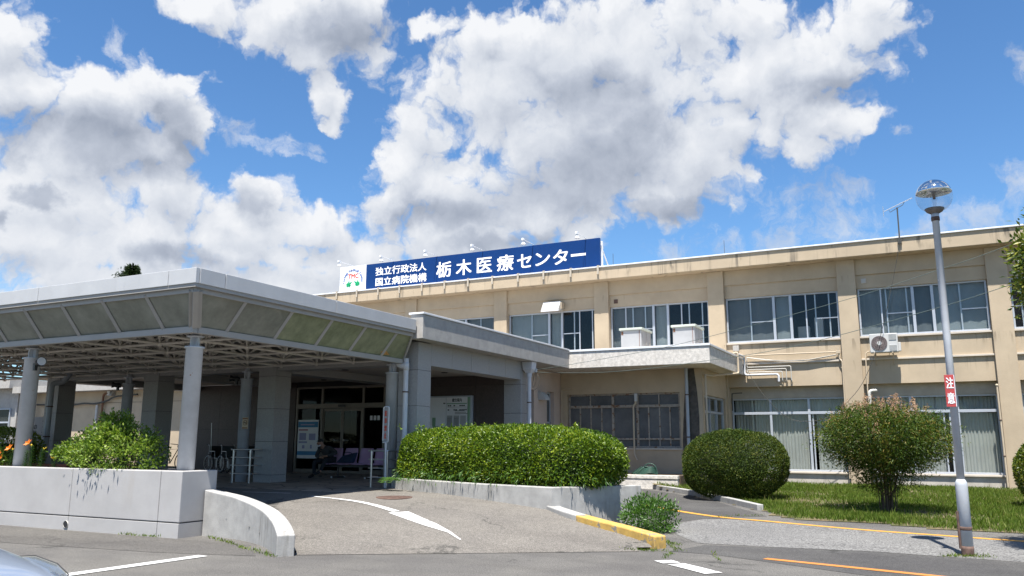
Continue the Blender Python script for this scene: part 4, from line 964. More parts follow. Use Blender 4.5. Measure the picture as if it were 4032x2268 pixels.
PS = thing('planter_shrub', 'loose light green shrub leaning over the white planter wall between two canopy columns', 'shrub', (-13.6, 10.35, 1.0))
P, Nn = shrub_leaf_clumps(270, 20, (-13.55, 10.36, 1.33), (1.15, .46, .44), 41, 1.02, cl_r=.085)
P2, N2 = shrub_leaf_clumps(110, 20, (-13.55, 10.36, 1.62), (.62, .36, .34), 43, 1.1, cl_r=.075)
P3, N3 = shrub_leaf_clumps(44, 18, (-13.55, 10.36, 1.88), (.26, .22, .20), 45, 1.1, cl_r=.05)
P4, N4 = shrub_leaf_clumps(46, 16, (-14.75, 10.3, 1.36), (.36, .2, .14), 46, 1.05, cl_r=.05)
P = np.concatenate([P, P2, P3, P4]); Nn = np.concatenate([Nn, N2, N3, N4]); P[:, 2] = np.maximum(P[:, 2], 1.0)
leaves('foliage', P, Nn*.7+rdir(len(P))*.8+np.array([0, 0, .35]), rdir(len(P))+np.array([0, -.3, .6]), .055+.025*rng.random(len(P)), .028+.01*rng.random(len(P)), m_bush, PS)
st_ = MB()
for i in range(26):
    x0 = random.uniform(-14.2, -12.9); x1 = x0+random.uniform(-.5, .4); st_.tube([(x0, 10.35, .98), ((x0+x1)/2, 10.33, 1.3), (x1, 10.3+random.uniform(-.2, .2), random.uniform(1.45, 1.95))], [.009, .006, .003], 5)
st_.build('stems', m_bark, PS)
tw = [((-13.55+random.uniform(-.5, .5), 10.35, 1.75+random.uniform(-.1, .2)), (random.uniform(-.5, .5), random.uniform(-.2, .2), 1)) for _ in range(26)] + [((-12.6+random.uniform(-.3, .2), 10.3, 1.45), (.6, 0, .8)) for _ in range(14)] + [((-14.9, 10.3, 1.35), (-.9, 0, .3+.1*i)) for i in range(6)]
twigs(PS, tw, m_stem, .26, 9, m_bush, .055, .026)
# lilies in the planter
def lily(x, y, h, label, blooms, buds, seed):
    r = random.Random(seed); t = thing('lily_plant', label, 'lily', (x, y, 1.0), 'lilies in the white planter')
    z1 = 1.0+h; lean = r.uniform(-.06, .06); MB().tube([(x, y, .99), (x+lean*.4, y, 1+h*.5), (x+lean, y, z1)], [.010, .008, .005], 7).build('stem', m_stem, t)
    n = int(h*170); tt = np.linspace(.05, .95, n); an = np.arange(n)*2.4
    c = np.stack([x+lean*tt, np.full(n, y), 1+h*tt], 1); d = np.stack([np.cos(an), np.sin(an), .45-.5*tt*0+.1*np.sin(an*3)], 1)
    leaves('leaf', c, d, np.tile([0, 0, 1.], (n, 1)), .13*(1-.45*tt), .020, m_lily, t, fold=.1)['kind'] = 'stuff'
    for bx, bz in blooms:
        cx, cz = x+bx, 1+bz; k = 6; an = np.arange(k)*math.pi/3+r.random()
        d = np.stack([np.cos(an), np.sin(an)*.6-.35, .75*np.sin(an)+.25], 1)
        c = np.tile([cx, y-.03, cz], (k, 1))
        leaves('flower', c, d, np.tile([0, -1., .4], (k, 1)), .105, .05, m_petal, t, fold=.25)
        MB().tube([(x+lean, y, z1-.04), (cx, y-.03, cz)], .005, 6).build('flower_stalk', m_stem, t)
    if buds:
        an = rng.uniform(0, 6.28, buds); d = np.stack([np.cos(an), np.sin(an)*.7, .35+.5*rng.random(buds)], 1); c = np.tile([x+lean, y, z1-.03], (buds, 1))
        leaves('bud', c, d, rdir(buds), .10, .028, m_bud, t, fold=.5)
lily(-15.72, 10.22, .50, 'tall lily with one orange bloom turned to the left beside the round column', [(-.10, .53)], 3, 1)
lily(-16.34, 10.18, .42, 'lily with a wide open orange bloom in front of the column foot', [(.0, .43)], 2, 2)
lily(-16.62, 10.16, .32, 'lily with a hanging orange bloom nearest the left picture edge', [(-.02, .30), (.03, .22)], 0, 3)
lily(-15.0, 10.22, .27, 'short lily with only yellow buds standing apart from the others', [], 6, 4)
lily(-15.95, 10.25, .40, 'budless lily stems with glossy leaves between the orange lilies', [], 0, 5)
lily(-15.55, 10.30, .44, 'leafy lily stem with pale buds right of the orange blooms', [], 2, 6)
YH = thing('yellow_hedge', 'sunlit yellow green hedge behind the column at far left', 'hedge', (-24.3, 14.6, .52))
p, nn = shell(9000, (-24.6, 14.6, 1.22), (2.1, .8, .7), 3.2, .3, .07, 2, 51, .5)
leaves('foliage', p, tri_dirs(nn), rdir(len(p)), .08, .04, m_yhedge, YH); MB().box(-26.3, -22.9, 14.2, 15.0, .5, 1.5).build('shade_block', m_core, YH)
LS = thing('low_shrub', 'low yellow green shrub at the left end of the white planter', 'shrub', (-17.6, 10.35, 1.0))
P, Nn = shrub_leaf_clumps(110, 16, (-17.65, 10.36, 1.22), (.85, .3, .30), 55, 1.0, cl_r=.08)
leaves('foliage', P, Nn*.7+rdir(len(P)), rdir(len(P)), .06, .03, m_bush, LS); MB().tube([(-17.6, 10.35, .98), (-17.6, 10.35, 1.3)], .02, 6).build('stem', m_bark, LS)
DH = thing('dark_hedge', 'dark hedge in the shade behind the taxi sign', 'hedge', (-29.5, 20, .5))
p, nn = shell(8000, (-29.6, 20, 1.0), (2.3, .6, .6), 3.2, .3, .07, 2, 57, .5)
leaves('foliage', p, tri_dirs(nn), rdir(len(p)), .09, .045, m_dkhedge, DH); MB().box(-31.5, -27.7, 19.7, 20.3, .5, 1.3).build('shade_block', m_core, DH)
WB = thing('weedy_bush', 'small leafy weed bush at the end corner of the hedge planter', 'shrub', (-4.62, 14.65, 0))
P, Nn = shrub_leaf_clumps(190, 15, (-4.62, 14.65, .27), (.48, .42, .33), 61, .0, cl_r=.055)
leaves('foliage', P, Nn*.6+rdir(len(P))*.7+np.array([0, 0, .5]), rdir(len(P))+np.array([0, 0, .5]), .055+.03*rng.random(len(P)), .026, m_weed, WB)
st_ = MB()
for i in range(16): a = random.uniform(0, 6.28); r1 = random.uniform(.05, .4); st_.tube([(-4.62+.1*math.cos(a), 14.65, 0), (-4.62+r1*math.cos(a), 14.65+r1*math.sin(a), random.uniform(.3, .6))], [.006, .003], 5)
st_.build('stems', m_stem, WB)
BT = thing('bay_tree', 'glossy leaved evergreen tree branch reaching in at the top right edge', 'tree', (3.0, 14.4, .05))
P, Nn = shrub_leaf_clumps(1000, 17, (2.60, 14.2, 4.15), (1.36, 1.2, 1.0), 71, 2.7, cl_r=.11)
leaves('crown', P, Nn*.7+rdir(len(P))*.8, rdir(len(P))+np.array([0, 0, .6]), .09+.04*rng.random(len(P)), .036+.01*rng.random(len(P)), m_tree, BT)
t_ = MB().tube([(3.0, 14.4, 0), (2.95, 14.4, 1.6), (2.85, 14.35, 3.2), (2.75, 14.3, 4.9)], [.14, .12, .09, .03], 10)
for i in range(14): a = random.uniform(0, 6.28); z0 = random.uniform(2.9, 4.4); r1 = random.uniform(.7, 1.15); t_.tube([(2.85, 14.35, z0), (2.8+r1*.5*math.cos(a), 14.3+r1*.5*math.sin(a), z0+.3), (2.75+r1*math.cos(a), 14.3+r1*math.sin(a), z0+.45)], [.035, .022, .008], 6)
t_.build('trunk', m_bark, BT)
# far conifer whose tip shows above the canopy
FT = thing('far_conifer', 'distant dark conifer whose tip peeks above the canopy roof', 'tree', (-58.6, 45, 0))
n = 5200; t = rng.random(n)**.8; z = 3+12.9*t; rad = (1-t)*3.6*(.75+.25*np.sin(z*4.2))+.15; an = rng.uniform(0, 6.28, n); rr = rad*np.sqrt(rng.random(n))
c = np.stack([-58.6+rr*np.cos(an), 45+rr*np.sin(an), z-.25*rr], 1); d = np.stack([np.cos(an), np.sin(an), .25+0*an], 1)+rdir(n)*.5
leaves('crown', c, d, rdir(n), .55, .16, m_conif, FT); MB().tube([(-58.6, 45, 0), (-58.6, 45, 15.6)], [.35, .04], 8).build('trunk', m_bark, FT)
n = 240; c = np.stack([-60.0+rng.normal(0, .22, n), 45+rng.normal(0, .22, n), 15.0+rng.normal(0, .3, n)], 1)
FT2 = thing('far_conifer', 'smaller dark treetop just left of the distant conifer tip', 'tree', (-60.1, 45, 0))
leaves('crown', c, rdir(n), rdir(n), .3, .1, m_conif, FT2); MB().tube([(-60.1, 45, 0), (-60.0, 45, 15.1)], [.3, .04], 8).build('trunk', m_bark, FT2)
# moss and weeds in joints
n = 700; C = []
for (x0, y0, x1, y1, k, s) in ((-12.6, 9.90, -11.6, 9.92, 90, .06), (-10.9, 10.30, -8.3, 9.02, 170, .05), (-4.5, 13.9, -3.6, 12.9, 130, .05), (-4.0, 13.3, -3.45, 12.3, 70, .08), (-3.5, 12.0, -3.42, 11.4, 30, .04), (-4.3, 12.0, -3.6, 12.2, 80, .05), (-4.1, 17.5, -3.3, 18.3, 60, .07), (.0, 13.5, .6, 13.75, 120, .10), (-3.0, 12.4, -2.7, 11.6, 24, .03)):
    t = rng.random(k); C.append(np.stack([x0+(x1-x0)*t+rng.normal(0, s*.6, k), y0+(y1-y0)*t+rng.normal(0, s*.6, k), np.full(k, .004)], 1))
C = np.concatenate(C); C[:, 2] += .19*sst_np((C[:, 1]-12)/16); d = rdir(len(C)); d[:, 2] = np.abs(d[:, 2])+.35
tag(leaves('weeds', C, d, rdir(len(C)), .035+.045*rng.random(len(C)), .014, m_grass), 'weeds sprouting from joints in the asphalt and along the walls', 'weeds', kind='stuff')

# ferns at the near end of the hedge
FN = thing('fern_clump', 'small clump of pale green ferns at the near lower end of the big hedge', 'fern', (-10.6, 15.2, .75))
C = []; D = []; st_ = MB()
for i in range(14):
    a = random.uniform(2.6, 6.0); x0, y0 = -10.55+random.uniform(-.35, .5), 15.30+random.uniform(-.12, .08); v = Vector((math.cos(a)*.8, math.sin(a)*.6-.25, .55)).normalized(); pts = []
    for k in range(9):
        t = k/8; q = Vector((x0, y0, .74)) + v*.42*t + Vector((0, 0, -.26*t*t)); pts.append(q)
        sd = v.cross(Vector((0, 0, 1))).normalized()
        for sg in (-1, 1): C.append(q); D.append(sd*sg+v*.5)
    st_.tube(pts, .004, 4)
st_.build('stalks', m_stem, FN); C = np.array(C); D = np.array(D)
leaves('fronds', C, D, np.tile([0., -.3, 1.], (len(C), 1)), .085, .028, m_weed, FN, fold=.05)

# ------------------------------------------------------------------ rooftop sign with its lamps
RSG = thing('rooftop_sign', 'long blue and white hospital name sign standing on the roof edge', 'sign', (-17.8, 30, 8.4))
def onwall(y): return lambda u, v, w: (u, y - w, v)
tw_ = onwall(29.998)
MB().box(-24.40, -22.88, 30.0, 30.12, 8.46, 9.70).build('white_panel', m_signw, RSG, bevel=.006)
bx_ = [-22.875, -21.36, -19.0, -16.66, -14.26, -11.9, -11.27]
for i in range(6): MB().box(bx_[i]+.004, bx_[i+1]-.004, 30.0, 30.12, 8.46, 9.70).build('blue_panel', m_blue, RSG, bevel=.004)
f = MB().box(-24.4, -11.27, 30.13, 30.25, 8.40, 8.48).box(-24.4, -11.27, 30.13, 30.2, 9.5, 9.58)
for i in range(8):
    xx = -24.2+i*1.84; f.box(xx, xx+.07, 30.25, 30.32, 8.38, 9.62)
    f.tube([(xx, 30.3, 9.4), (xx, 31.5, 8.4)], .03, 6)
f.build('support_frame', m_coping, RSG)
for i, xx in enumerate([-24.01, -22.85, -21.66, -20.5, -19.32, -18.16, -16.99, -15.82, -14.62, -13.46, -12.27, -11.11]):
    MB().box(xx-.04, xx+.04, 29.30, 29.325, 8.05, 8.40).box(xx-.04, xx+.04, 29.325, 30.1, 8.385, 8.41).box(xx-.012, xx+.012, 29.326, 29.37, 8.08, 8.38).build('bracket', M('bracket_paint', (.42, .37, .30), .7, var=.2, vs=10) if i == 0 else bpy.data.materials['bracket_paint'], RSG)
text_obj('lettering', "独立行政法人", m_letw, RSG, (-22.33, -19.55, 9.12, 9.50), tw_, .022)
text_obj('lettering', "国立病院機構", m_letw, RSG, (-22.31, -19.53, 8.63, 9.01), tw_, .022)
for ch, a, b, z0, z1 in (("栃", -19.00, -18.27, 8.73, 9.42), ("木", -17.98, -17.23, 8.74, 9.42), ("医", -16.93, -16.22, 8.76, 9.40), ("療", -15.95, -15.17, 8.74, 9.42), ("セ", -14.98, -14.33, 8.78, 9.36), ("ン", -14.13, -13.48, 8.80, 9.33), ("タ", -13.32, -12.68, 8.77, 9.38), ("ー", -12.53, -11.88, 9.03, 9.14)):
    text_obj('lettering', ch, m_letw, RSG, (a, b, z0, z1), tw_, .024 if ch != 'ー' else 0)
text_obj('lettering', "TMC", m_letr, RSG, (-23.92, -23.31, 9.11, 9.33), tw_, .03)
s = "Tochigi Medical Center"; L_ = len(s)
wd = {'i': .5, 'l': .5, 't': .65, 'r': .7, ' ': .7, 'M': 1.35, 'T': 1.05, 'C': 1.15}
cum = []; acc = 0
for c in s: w = wd.get(c, 1.); cum.append((acc+w/2, w)); acc += w
cxx, czz, rr = -23.63, 8.98, .53
for c, (mid, w) in zip(s, cum):
    if c == ' ': continue
    an = math.pi*(1.06-1.12*mid/acc); ux, uz = math.sin(an), -math.cos(an); hw = .036*w; 
    lo, hi = (0, .115) if c in 'TMCldht' else (0, .085)
    if c == 'g': lo, hi = -.03, .085
    if c == 'i': hi = .115
    def tf(u, v, w_, an=an, ux=ux, uz=uz): return (cxx+(rr+v)*math.cos(an)+u*ux, 29.998-w_, czz+(rr+v)*math.sin(an)*1.0+u*uz)
    text_obj('lettering', c, m_letbl, RSG, (-hw, hw, lo-.05, hi-.05), tf, .03)
def emblem(cx, cz, sgn):
    m = MB()
    for an, ln, wi in ((78, .26, .075), (38, .30, .085), (118, .20, .06), (150, .17, .05), (185, .13, .04), (-2, .20, .06), (-35, .16, .05), (220, .14, .025), (268, .14, .025)):
        a = R(an); d = Vector((math.cos(a)*sgn, 0, math.sin(a))); q = Vector((-d.z, 0, d.x)); o = Vector((cx, 29.997, cz))
        P_ = [o, o+d*ln*.35+q*wi*.5, o+d*ln*.65+q*wi*.48, o+d*ln, o+d*ln*.65-q*wi*.48, o+d*ln*.35-q*wi*.5]
        m.add(P_ + [p+Vector((0, -.003, 0)) for p in P_], [(0, 1, 2, 3, 4, 5), (11, 10, 9, 8, 7, 6)] + [(i, 6+i, 6+(i+1) % 6, (i+1) % 6) for i in range(6)])
    m.ball((cx, 29.996, cz), .035, 8, 5).build('leaf_emblem', m_letg, RSG)
emblem(-23.90, 8.78, 1); emblem(-23.34, 8.80, -1)
lampx = [-23.72, -21.36, -19.01, -16.66, -14.25, -11.87]
where = ['over the white emblem panel at the left end of the sign', 'above the first characters of the two small text rows', 'over the gap before the large white characters', 'over the middle of the large characters', 'over the last large characters', 'at the far right end of the blue sign']
def sign_lamp(x, lab):
    t = thing('sign_spotlight', 'white sign spotlight ' + lab, 'spotlight', (x, 30.06, 9.70), 'spotlights leaning over the rooftop sign')
    MB().tube([(x, 30.06, 9.6), (x, 30.05, 9.71), (x, 29.98, 9.74), (x, 29.1, 9.745)], .014, 7).build('arm', m_coping, t)
    MB().box(x-.05, x+.05, 28.98, 29.12, 9.69, 9.79).build('gear_box', m_coping, t, bevel=.01)
    h = MB().lathe([(.035, .0), (.045, -.06), (.10, -.15), (.115, -.17)], (0, 0, 0), 16); 
    h.v = [(x+vx, 29.03+vy+(-vz)*.35, 9.70+vz) for vx, vy, vz in h.v]; h.build('reflector', m_coping, t)
    return t
for x, lb in zip(lampx, where): sign_lamp(x, lb)

# ------------------------------------------------------------------ lamp post and its caution sign
LPx, LPy, LZ = .345, 13.80, .05
LP_ = thing('lamp_post', 'tall galvanised lamp post with a clear globe half mirrored on top', 'lamp post', (LPx, LPy, LZ))
MB().lathe([(.053, 1.0), (.053, 3.2), (.050, 4.98), (.057, 4.985), (.057, 5.10)], (LPx, LPy, 0), 24).build('pole', m_galv, LP_)
sl_ = MB().lathe([(.082, -.1), (.082, .985), (.078, 1.03), (.054, 1.075)], (LPx, LPy, 0), 24).build('sleeve', m_galv, LP_)
MB().lathe([(.0835, .36), (.0875, .37), (.0875, .40), (.0835, .41)], (LPx, LPy, 0), 24).build('band', m_rustm, sl_)
for i in range(26):
    pass
MB().lathe([(.0835, -.05), (.084, .02), (.0838, .10), (.0832, .14)], (LPx, LPy, 0), 18).build('rusty_foot', m_rustm, sl_)
MB().prism([(LPx-.085+.02*math.cos(a), LPy-.02+.03*math.sin(a)) for a in [i*.6 for i in range(10)]], .10, .62).build('rust_streak', m_rustm, sl_)
MB().lathe([(.058, 4.97), (.0615, 4.99), (.0605, 5.02), (.058, 5.035)], (LPx, LPy, 0), 20).build('collar', m_rustm, LP_)
MB().lathe([(.05, 5.08), (.115, 5.12), (.14, 5.16), (.135, 5.17), (.02, 5.165)], (LPx, LPy, 0), 28).build('cup', M('grey_brown_cup', (.17, .15, .14), .7, var=.3, vs=14), LP_)
gc = (LPx+.01, LPy, 5.365); gr_ = .262
m_clear = bpy.data.materials.new('clear_globe'); m_clear.use_nodes = True; T = NT(m_clear.node_tree); T.n.remove(T.n['Principled BSDF'])
tr_ = T.new('ShaderNodeBsdfTransparent'); tr_.inputs[0].default_value = (.93, .94, .95, 1); gl_ = T.new('ShaderNodeBsdfGlossy'); gl_.inputs['Roughness'].default_value = .02
lw_ = T.new('ShaderNodeLayerWeight'); lw_.inputs[0].default_value = .25; mx_ = T.new('ShaderNodeMixShader')
T.l.new(T.math('MULTIPLY', T.math('MULTIPLY', lw_.outputs['Fresnel'], .75), T.math('SUBTRACT', 1., T.new('ShaderNodeNewGeometry').outputs['Backfacing'])), mx_.inputs[0]); T.l.new(tr_.outputs[0], mx_.inputs[1]); T.l.new(gl_.outputs[0], mx_.inputs[2])
df_ = T.new('ShaderNodeBsdfDiffuse'); df_.inputs[0].default_value = (.6, .6, .58, 1); mx2 = T.new('ShaderNodeMixShader'); mx2.inputs[0].default_value = .06
T.l.new(mx_.outputs[0], mx2.inputs[1]); T.l.new(df_.outputs[0], mx2.inputs[2]); T.l.new(mx2.outputs[0], T.n['Material Output'].inputs[0])
m_mirror = M('mirror_coating', (.80, .80, .78), .04, metal=1., var=0)
def sph(z0, z1, n=14): return [(gr_*math.cos(a), gr_*math.sin(a)) for a in [z0+(z1-z0)*i/n for i in range(n+1)]]
MB().lathe(sph(R(-50), R(12)), gc, 48).build('globe', m_clear, LP_, fix=False).data.polygons
capm = MB(); pr = sph(R(12), R(89.5)); capm.lathe(pr, gc, 48); o = capm.build('mirrored_cap', m_mirror, LP_)
MB().lathe([(.018, 0), (.028, .10), (.05, .16), (.052, .20), (.03, .25), (.01, .26)], (gc[0], gc[1], 5.17), 16).build('bulb', m_clear, LP_, fix=False)
MB().lathe([(.02, .17), (.022, .30), (.01, .40)], (gc[0], gc[1], 5.15), 10).build('lamp_holder', m_rustm, LP_)
CSG = thing('caution_sign', 'small faded red plate with two white characters fixed to the lamp post', 'sign', (LPx-.03, LPy-.09, 2.35))
va = Vector((math.cos(R(12)), math.sin(R(12)), 0)); vn = Vector((math.sin(R(12)), -math.cos(R(12)), 0))
o0 = Vector((LPx-.025, LPy-.072, 2.355))
MB().obox(o0, va*.068, vn*.004, Vector((0, 0, .235))).build('plate', m_red, CSG, bevel=.002)
MB().obox(o0+va*.064, va*.004, vn*.0055, Vector((0, 0, .233))).build('rim', m_signw, CSG)
MB().obox(o0-vn*.012+Vector((0, 0, .20)), va*.05, vn*.007, Vector((0, 0, .015))).obox(o0-vn*.012-Vector((0, 0, .19)), va*.05, vn*.007, Vector((0, 0, .015))).build('clamp', m_rustm, CSG)
def signmap(u, v, w): q = o0 + va*u + Vector((0, 0, v)) + vn*(.0045+w); return (q.x, q.y, q.z)
text_obj('lettering', "注", m_letw, CSG, (-.047, .047, .035, .195), signmap, .02, .002)
text_obj('lettering', "意", m_letw, CSG, (-.047, .047, -.19, -.03), signmap, .02, .002)

# ------------------------------------------------------------------ roof antenna, lightning rods
AN = thing('tv_antenna', 'television aerial on a thin mast at the roof edge', 'antenna', (-.38, 29.32, 8.15))
MB().tube([(-.38, 29.3, 8.1), (-.37, 29.3, 9.36)], .022, 8).build('mast', m_cable, AN)
MB().box(-.44, -.32, 29.30, 29.375, 8.12, 8.30).build('bracket', m_cable, AN)
a0, a1 = Vector((-.78, 29.3, 9.27)), Vector((.10, 29.3, 9.63))
MB().tube([a0, a1], .012, 6).build('boom', m_alu, AN)
e_ = MB()
for i in range(17): q = a0.lerp(a1, .22+.78*i/16); e_.tube([q-Vector((.0, .10, 0)), q+Vector((0, .10, 0))], .005, 4)
for dz in (-.14, -.07, .0, .07, .12): e_.tube([(-.80, 29.1, 9.28+dz), (-.80, 29.5, 9.28+dz)], .006, 4)
e_.tube([(-.80, 29.3, 9.12), (-.80, 29.3, 9.42)], .01, 5).build('elements', m_alu, AN)
MB().tube([(-.37, 29.3, 9.34), (-.6, 29.3, 9.22), (-.62, 29.3, 9.30)], .010, 6).tube([(-.37, 29.3, 9.34), (-.20, 29.3, 9.42), (-.14, 29.3, 9.52)], .010, 6).build('stay', m_cable, AN)
for x, z, lab in ((-6.23, 8.93, 'thin lightning rod on the roof right of the sign'), (-10.57, 8.88, 'thin lightning rod just beside the right end of the blue sign')):
    tag(MB().tube([(x, 29.6, 8.37), (x, 29.6, z)], .008, 6).lathe([(.03, 8.372), (.012, 8.42)], (x, 29.6, 0), 8).build('lightning_rod', m_cable), lab, 'lightning rod', 'lightning rods along the roof')

# ------------------------------------------------------------------ services on the facade
AC = thing('air_conditioner', 'white air conditioner outdoor unit hung on brackets below an upper window', 'air conditioner', (-1.12, 29.6, 4.53))
MB().box(-1.55, -.70, 29.40, 29.76, 4.53, 5.15).build('casing', m_acw, AC, bevel=.015)
MB().box(-.70, -.62, 29.5, 29.72, 4.56, 4.85).build('valve_cover', m_acw, AC, bevel=.01)
c = (-1.26, 29.395, 4.83)
def ring_y(m, c, r, t, n=40): m.tube([(c[0]+r*math.cos(2*math.pi*i/n), c[1], c[2]+r*math.sin(2*math.pi*i/n)) for i in range(n)], t, 6, closed=True)
MB().prismy([(c[0]+.245*math.cos(2*math.pi*i/32), c[2]+.245*math.sin(2*math.pi*i/32)) for i in range(32)], 29.388, 29.398).build('fan_opening', M('brown_grille_dark', (.05, .035, .035), .7, var=.1), AC)
gm = MB()
for r_ in (.10, .14, .18, .21, .24): ring_y(gm, (c[0], 29.382, c[2]), r_, .0035)
for i in range(36):
    a = 2*math.pi*i/36; gm.tube([(c[0]+.07*math.cos(a), 29.38, c[2]+.07*math.sin(a)), (c[0]+.24*math.cos(a), 29.384, c[2]+.24*math.sin(a))], .003, 4, False)
gm.build('grille', M('grille_grey', (.33, .28, .28), .5, var=.1), AC)
MB().prismy([(c[0]+.07*math.cos(2*math.pi*i/24), c[2]+.07*math.sin(2*math.pi*i/24)) for i in range(24)], 29.372, 29.384).build('hub', m_acw, AC)
lv_ = MB()
for i in range(8): lv_.box(-.96, -.74, 29.385, 29.40, 4.93+i*.025, 4.942+i*.025)
for i in range(8): lv_.box(-.96, -.74, 29.385, 29.40, 4.57+i*.025, 4.582+i*.025)
lv_.build('louvre', m_acw, AC)
for xx in (-1.42, -.88): MB().box(xx-.02, xx+.02, 29.38, 29.99, 4.495, 4.528).tube([(xx, 29.45, 4.50), (xx, 29.985, 4.15)], .012, 6).build('bracket', m_creampipe, AC)
tag(MB().tube([(-1.52, 29.93, 4.62), (-1.66, 29.93, 4.62), (-1.73, 29.93, 4.55), (-1.755, 29.93, 3.3), (-1.755, 29.93, 3.2)], .020, 8).build('drain_hose', m_creampipe), 'thin cream drain hose running down beside the outdoor unit', 'hose')
def duct_hood(name, x0, x1, y0, y1, z0, z1, lab):
    t = thing(name, lab, 'vent hood', ((x0+x1)/2, y1, z0))
    MB().prismx([(y1, z1), (y1, z0+.06), (y0, z0+.0), (y0, z0+.08), (y0+.22, z1)], x0, x1).build('hood', m_acw, t, bevel=.012)
    MB().box(x0-.01, x1+.01, y0-.012, y0+.02, z0-.015, z0+.05).build('lip', m_coping, t)
    MB().box(x1+.01, x1+.05, y0+.2, y1, z0+.1, z1-.05).build('bracket', m_creampipe, t); return t
duct_hood('vent_hood', -13.63, -12.87, 29.45, 29.93, 6.76, 7.18, 'large white sheet metal vent hood above an upper window')
t = thing('vent_cover', 'small rounded white vent cover between the slim windows of the pink wall', 'vent cover', (-11.4, 24.55, 2.9))
MB().prismy([(-11.43, 2.94), (-11.43, 3.22), (-11.33, 3.20), (-11.22, 3.10), (-11.16, 2.98), (-11.15, 2.94)], 24.42, 24.78).build('cover', m_acw, t, bevel=.008)
MB().tube([(-11.42, 24.5, 3.24), (-11.38, 24.5, 3.24)], .012, 6).build('screw_cap', m_acw, t)
for x, z, s_, mt, lab in ((-1.62, 7.07, .085, m_acw, 'small louvred wall vent in the corner above the rightmost whole window'), (-10.63, 7.03, .08, m_rustm, 'small rusty wall vent above the window with the white cabinets')):
    t = thing('wall_vent', lab, 'wall vent', (x, 29.99, z)); MB().box(x-s_, x+s_, 29.972, 29.999, z-s_, z+s_).build('frame', m_sill if mt is m_acw else mt, t, bevel=.004)
    l_ = MB()
    for k in range(4): l_.box(x-s_*.75, x+s_*.75, 29.962, 29.975, z-s_*.7+k*s_*.38, z-s_*.7+k*s_*.38+.014)
    l_.build('louvre', mt, t)
# pipes
def pipe(name, pts, r, mat, lab, cat='pipe', clamps=(), grp=None):
    t = thing(name, lab, cat, pts[0], grp); MB().tube(pts, r, 10).build('pipe', mat, t)
    for p in clamps: MB().lathe([(r+.004, -.018), (r+.012, -.018), (r+.012, .018), (r+.004, .018)], p, 14).build('clamp', m_rustm, t)
    return t
def bend(P, rad=.09, k=4):
    P = [Vector(p) for p in P]; out = [P[0]]
    for i in range(1, len(P)-1):
        a = (P[i-1]-P[i]); b = (P[i+1]-P[i]); q = min(rad, a.length*.45, b.length*.45); a.normalize(); b.normalize(); p0 = P[i]+a*q; p1 = P[i]+b*q
        for j in range(k+1): t = j/k; out.append((1-t)**2*p0 + 2*t*(1-t)*P[i] + t*t*p1)
    return out + [P[-1]]
yb = 29.86
pipe('wall_pipe', bend([(-5.78, 28.9, 4.62), (-5.76, yb, 4.62), (-5.77, yb, 3.96), (-4.60, yb, 3.96), (-4.60, yb, 3.70)], .1), .040, m_pvcl, 'thick silver insulated pipe, lowest of the stepped pipes', grp='stepped pipes on the facade')
for k, (x1, z0, lab) in enumerate(((-4.47, 4.05, 'thin white stepped pipe just above the thick silver one'), (-4.33, 4.14, 'thin white stepped pipe in the middle of the bundle'), (-4.17, 4.23, 'thin white stepped pipe, topmost and longest of the bundle'))):
    pipe('wall_pipe', bend([(-5.67, yb-.02, z0+.35), (-5.67, yb-.02, z0), (x1, yb-.02, z0), (x1, yb-.02, 3.70), (x1, 29.99, 3.68)], .05), .016, m_whitepipe, lab, grp='stepped pipes on the facade')
pipe('conduit', [(-5.80, 29.9, 4.66), (-4.6, 29.9, 4.665), (-2.62, 29.9, 4.655)], .022, m_creampipe, 'straight cream conduit running along the wall under the window sill', 'conduit', )
pipe('conduit', bend([(-2.58, 29.9, 4.80), (-2.56, 29.9, 4.40), (-2.485, 29.88, 4.33), (-2.505, 29.88, .4)], .05), .022, m_creampipe, 'cream conduit dropping beside the pilaster between the two curtained doors', 'conduit')
tag(MB().tube([(-5.68, 29.9, 4.60), (-5.2, 29.9, 4.52), (-4.6, 29.9, 4.43), (-3.75, 29.9, 4.40), (-3.1, 29.9, 4.48), (-2.63, 29.9, 4.56)], .014, 6).tube([(-5.68, 29.88, 4.59), (-5.0, 29.88, 4.47), (-4.3, 29.88, 4.42), (-3.6, 29.88, 4.42), (-2.63, 29.88, 4.57)], .011, 6).build('slack_cable', m_whitepipe), 'slack pale cable sagging below the straight cream conduit', 'cable')
t = thing('junction_box', 'grey electrical box on the wall left under the upper windows', 'electrical box', (-6.03, 29.95, 4.84)); MB().box(-6.14, -5.93, 29.82, 29.93, 4.84, 5.04).build('box', m_plaster, t, bevel=.008)
MB().tube([(-6.08, 29.88, 4.84), (-6.08, 29.88, 4.6)], .012, 6).tube([(-5.99, 29.88, 4.84), (-5.99, 29.88, 4.6)], .012, 6).build('cable', m_whitepipe, t)
t = thing('junction_box', 'small cream fitting box at the right end of the straight conduit', 'electrical box', (-2.6, 29.92, 4.7)); MB().box(-2.66, -2.52, 29.86, 29.93, 4.60, 4.70).box(-2.60, -2.57, 29.87, 29.92, 4.70, 4.80).build('box', m_creampipe, t, bevel=.006)
pipe('vent_pipe', bend([(-1.50, 30.0, 3.31), (-1.50, 29.83, 3.31), (-1.70, 29.8, 3.29), (-1.72, 29.8, .5)], .09), .055, m_whitepipe, 'white bent vent pipe with flaking paint left of the right curtained door', 'pipe')
pipe('thin_pipe', [(2.00, 29.8, 3.36), (2.01, 29.8, .25)], .028, m_creampipe, 'thin pale pipe with a knob on top before the right pilaster', 'pipe', clamps=[(2.0, 29.8, 2.3), (2.0, 29.8, 1.2)])
tag(MB().ball((2.0, 29.8, 3.38), .045).build('pipe_knob', m_creampipe), 'round pale knob on top of the thin pipe', 'pipe cap')
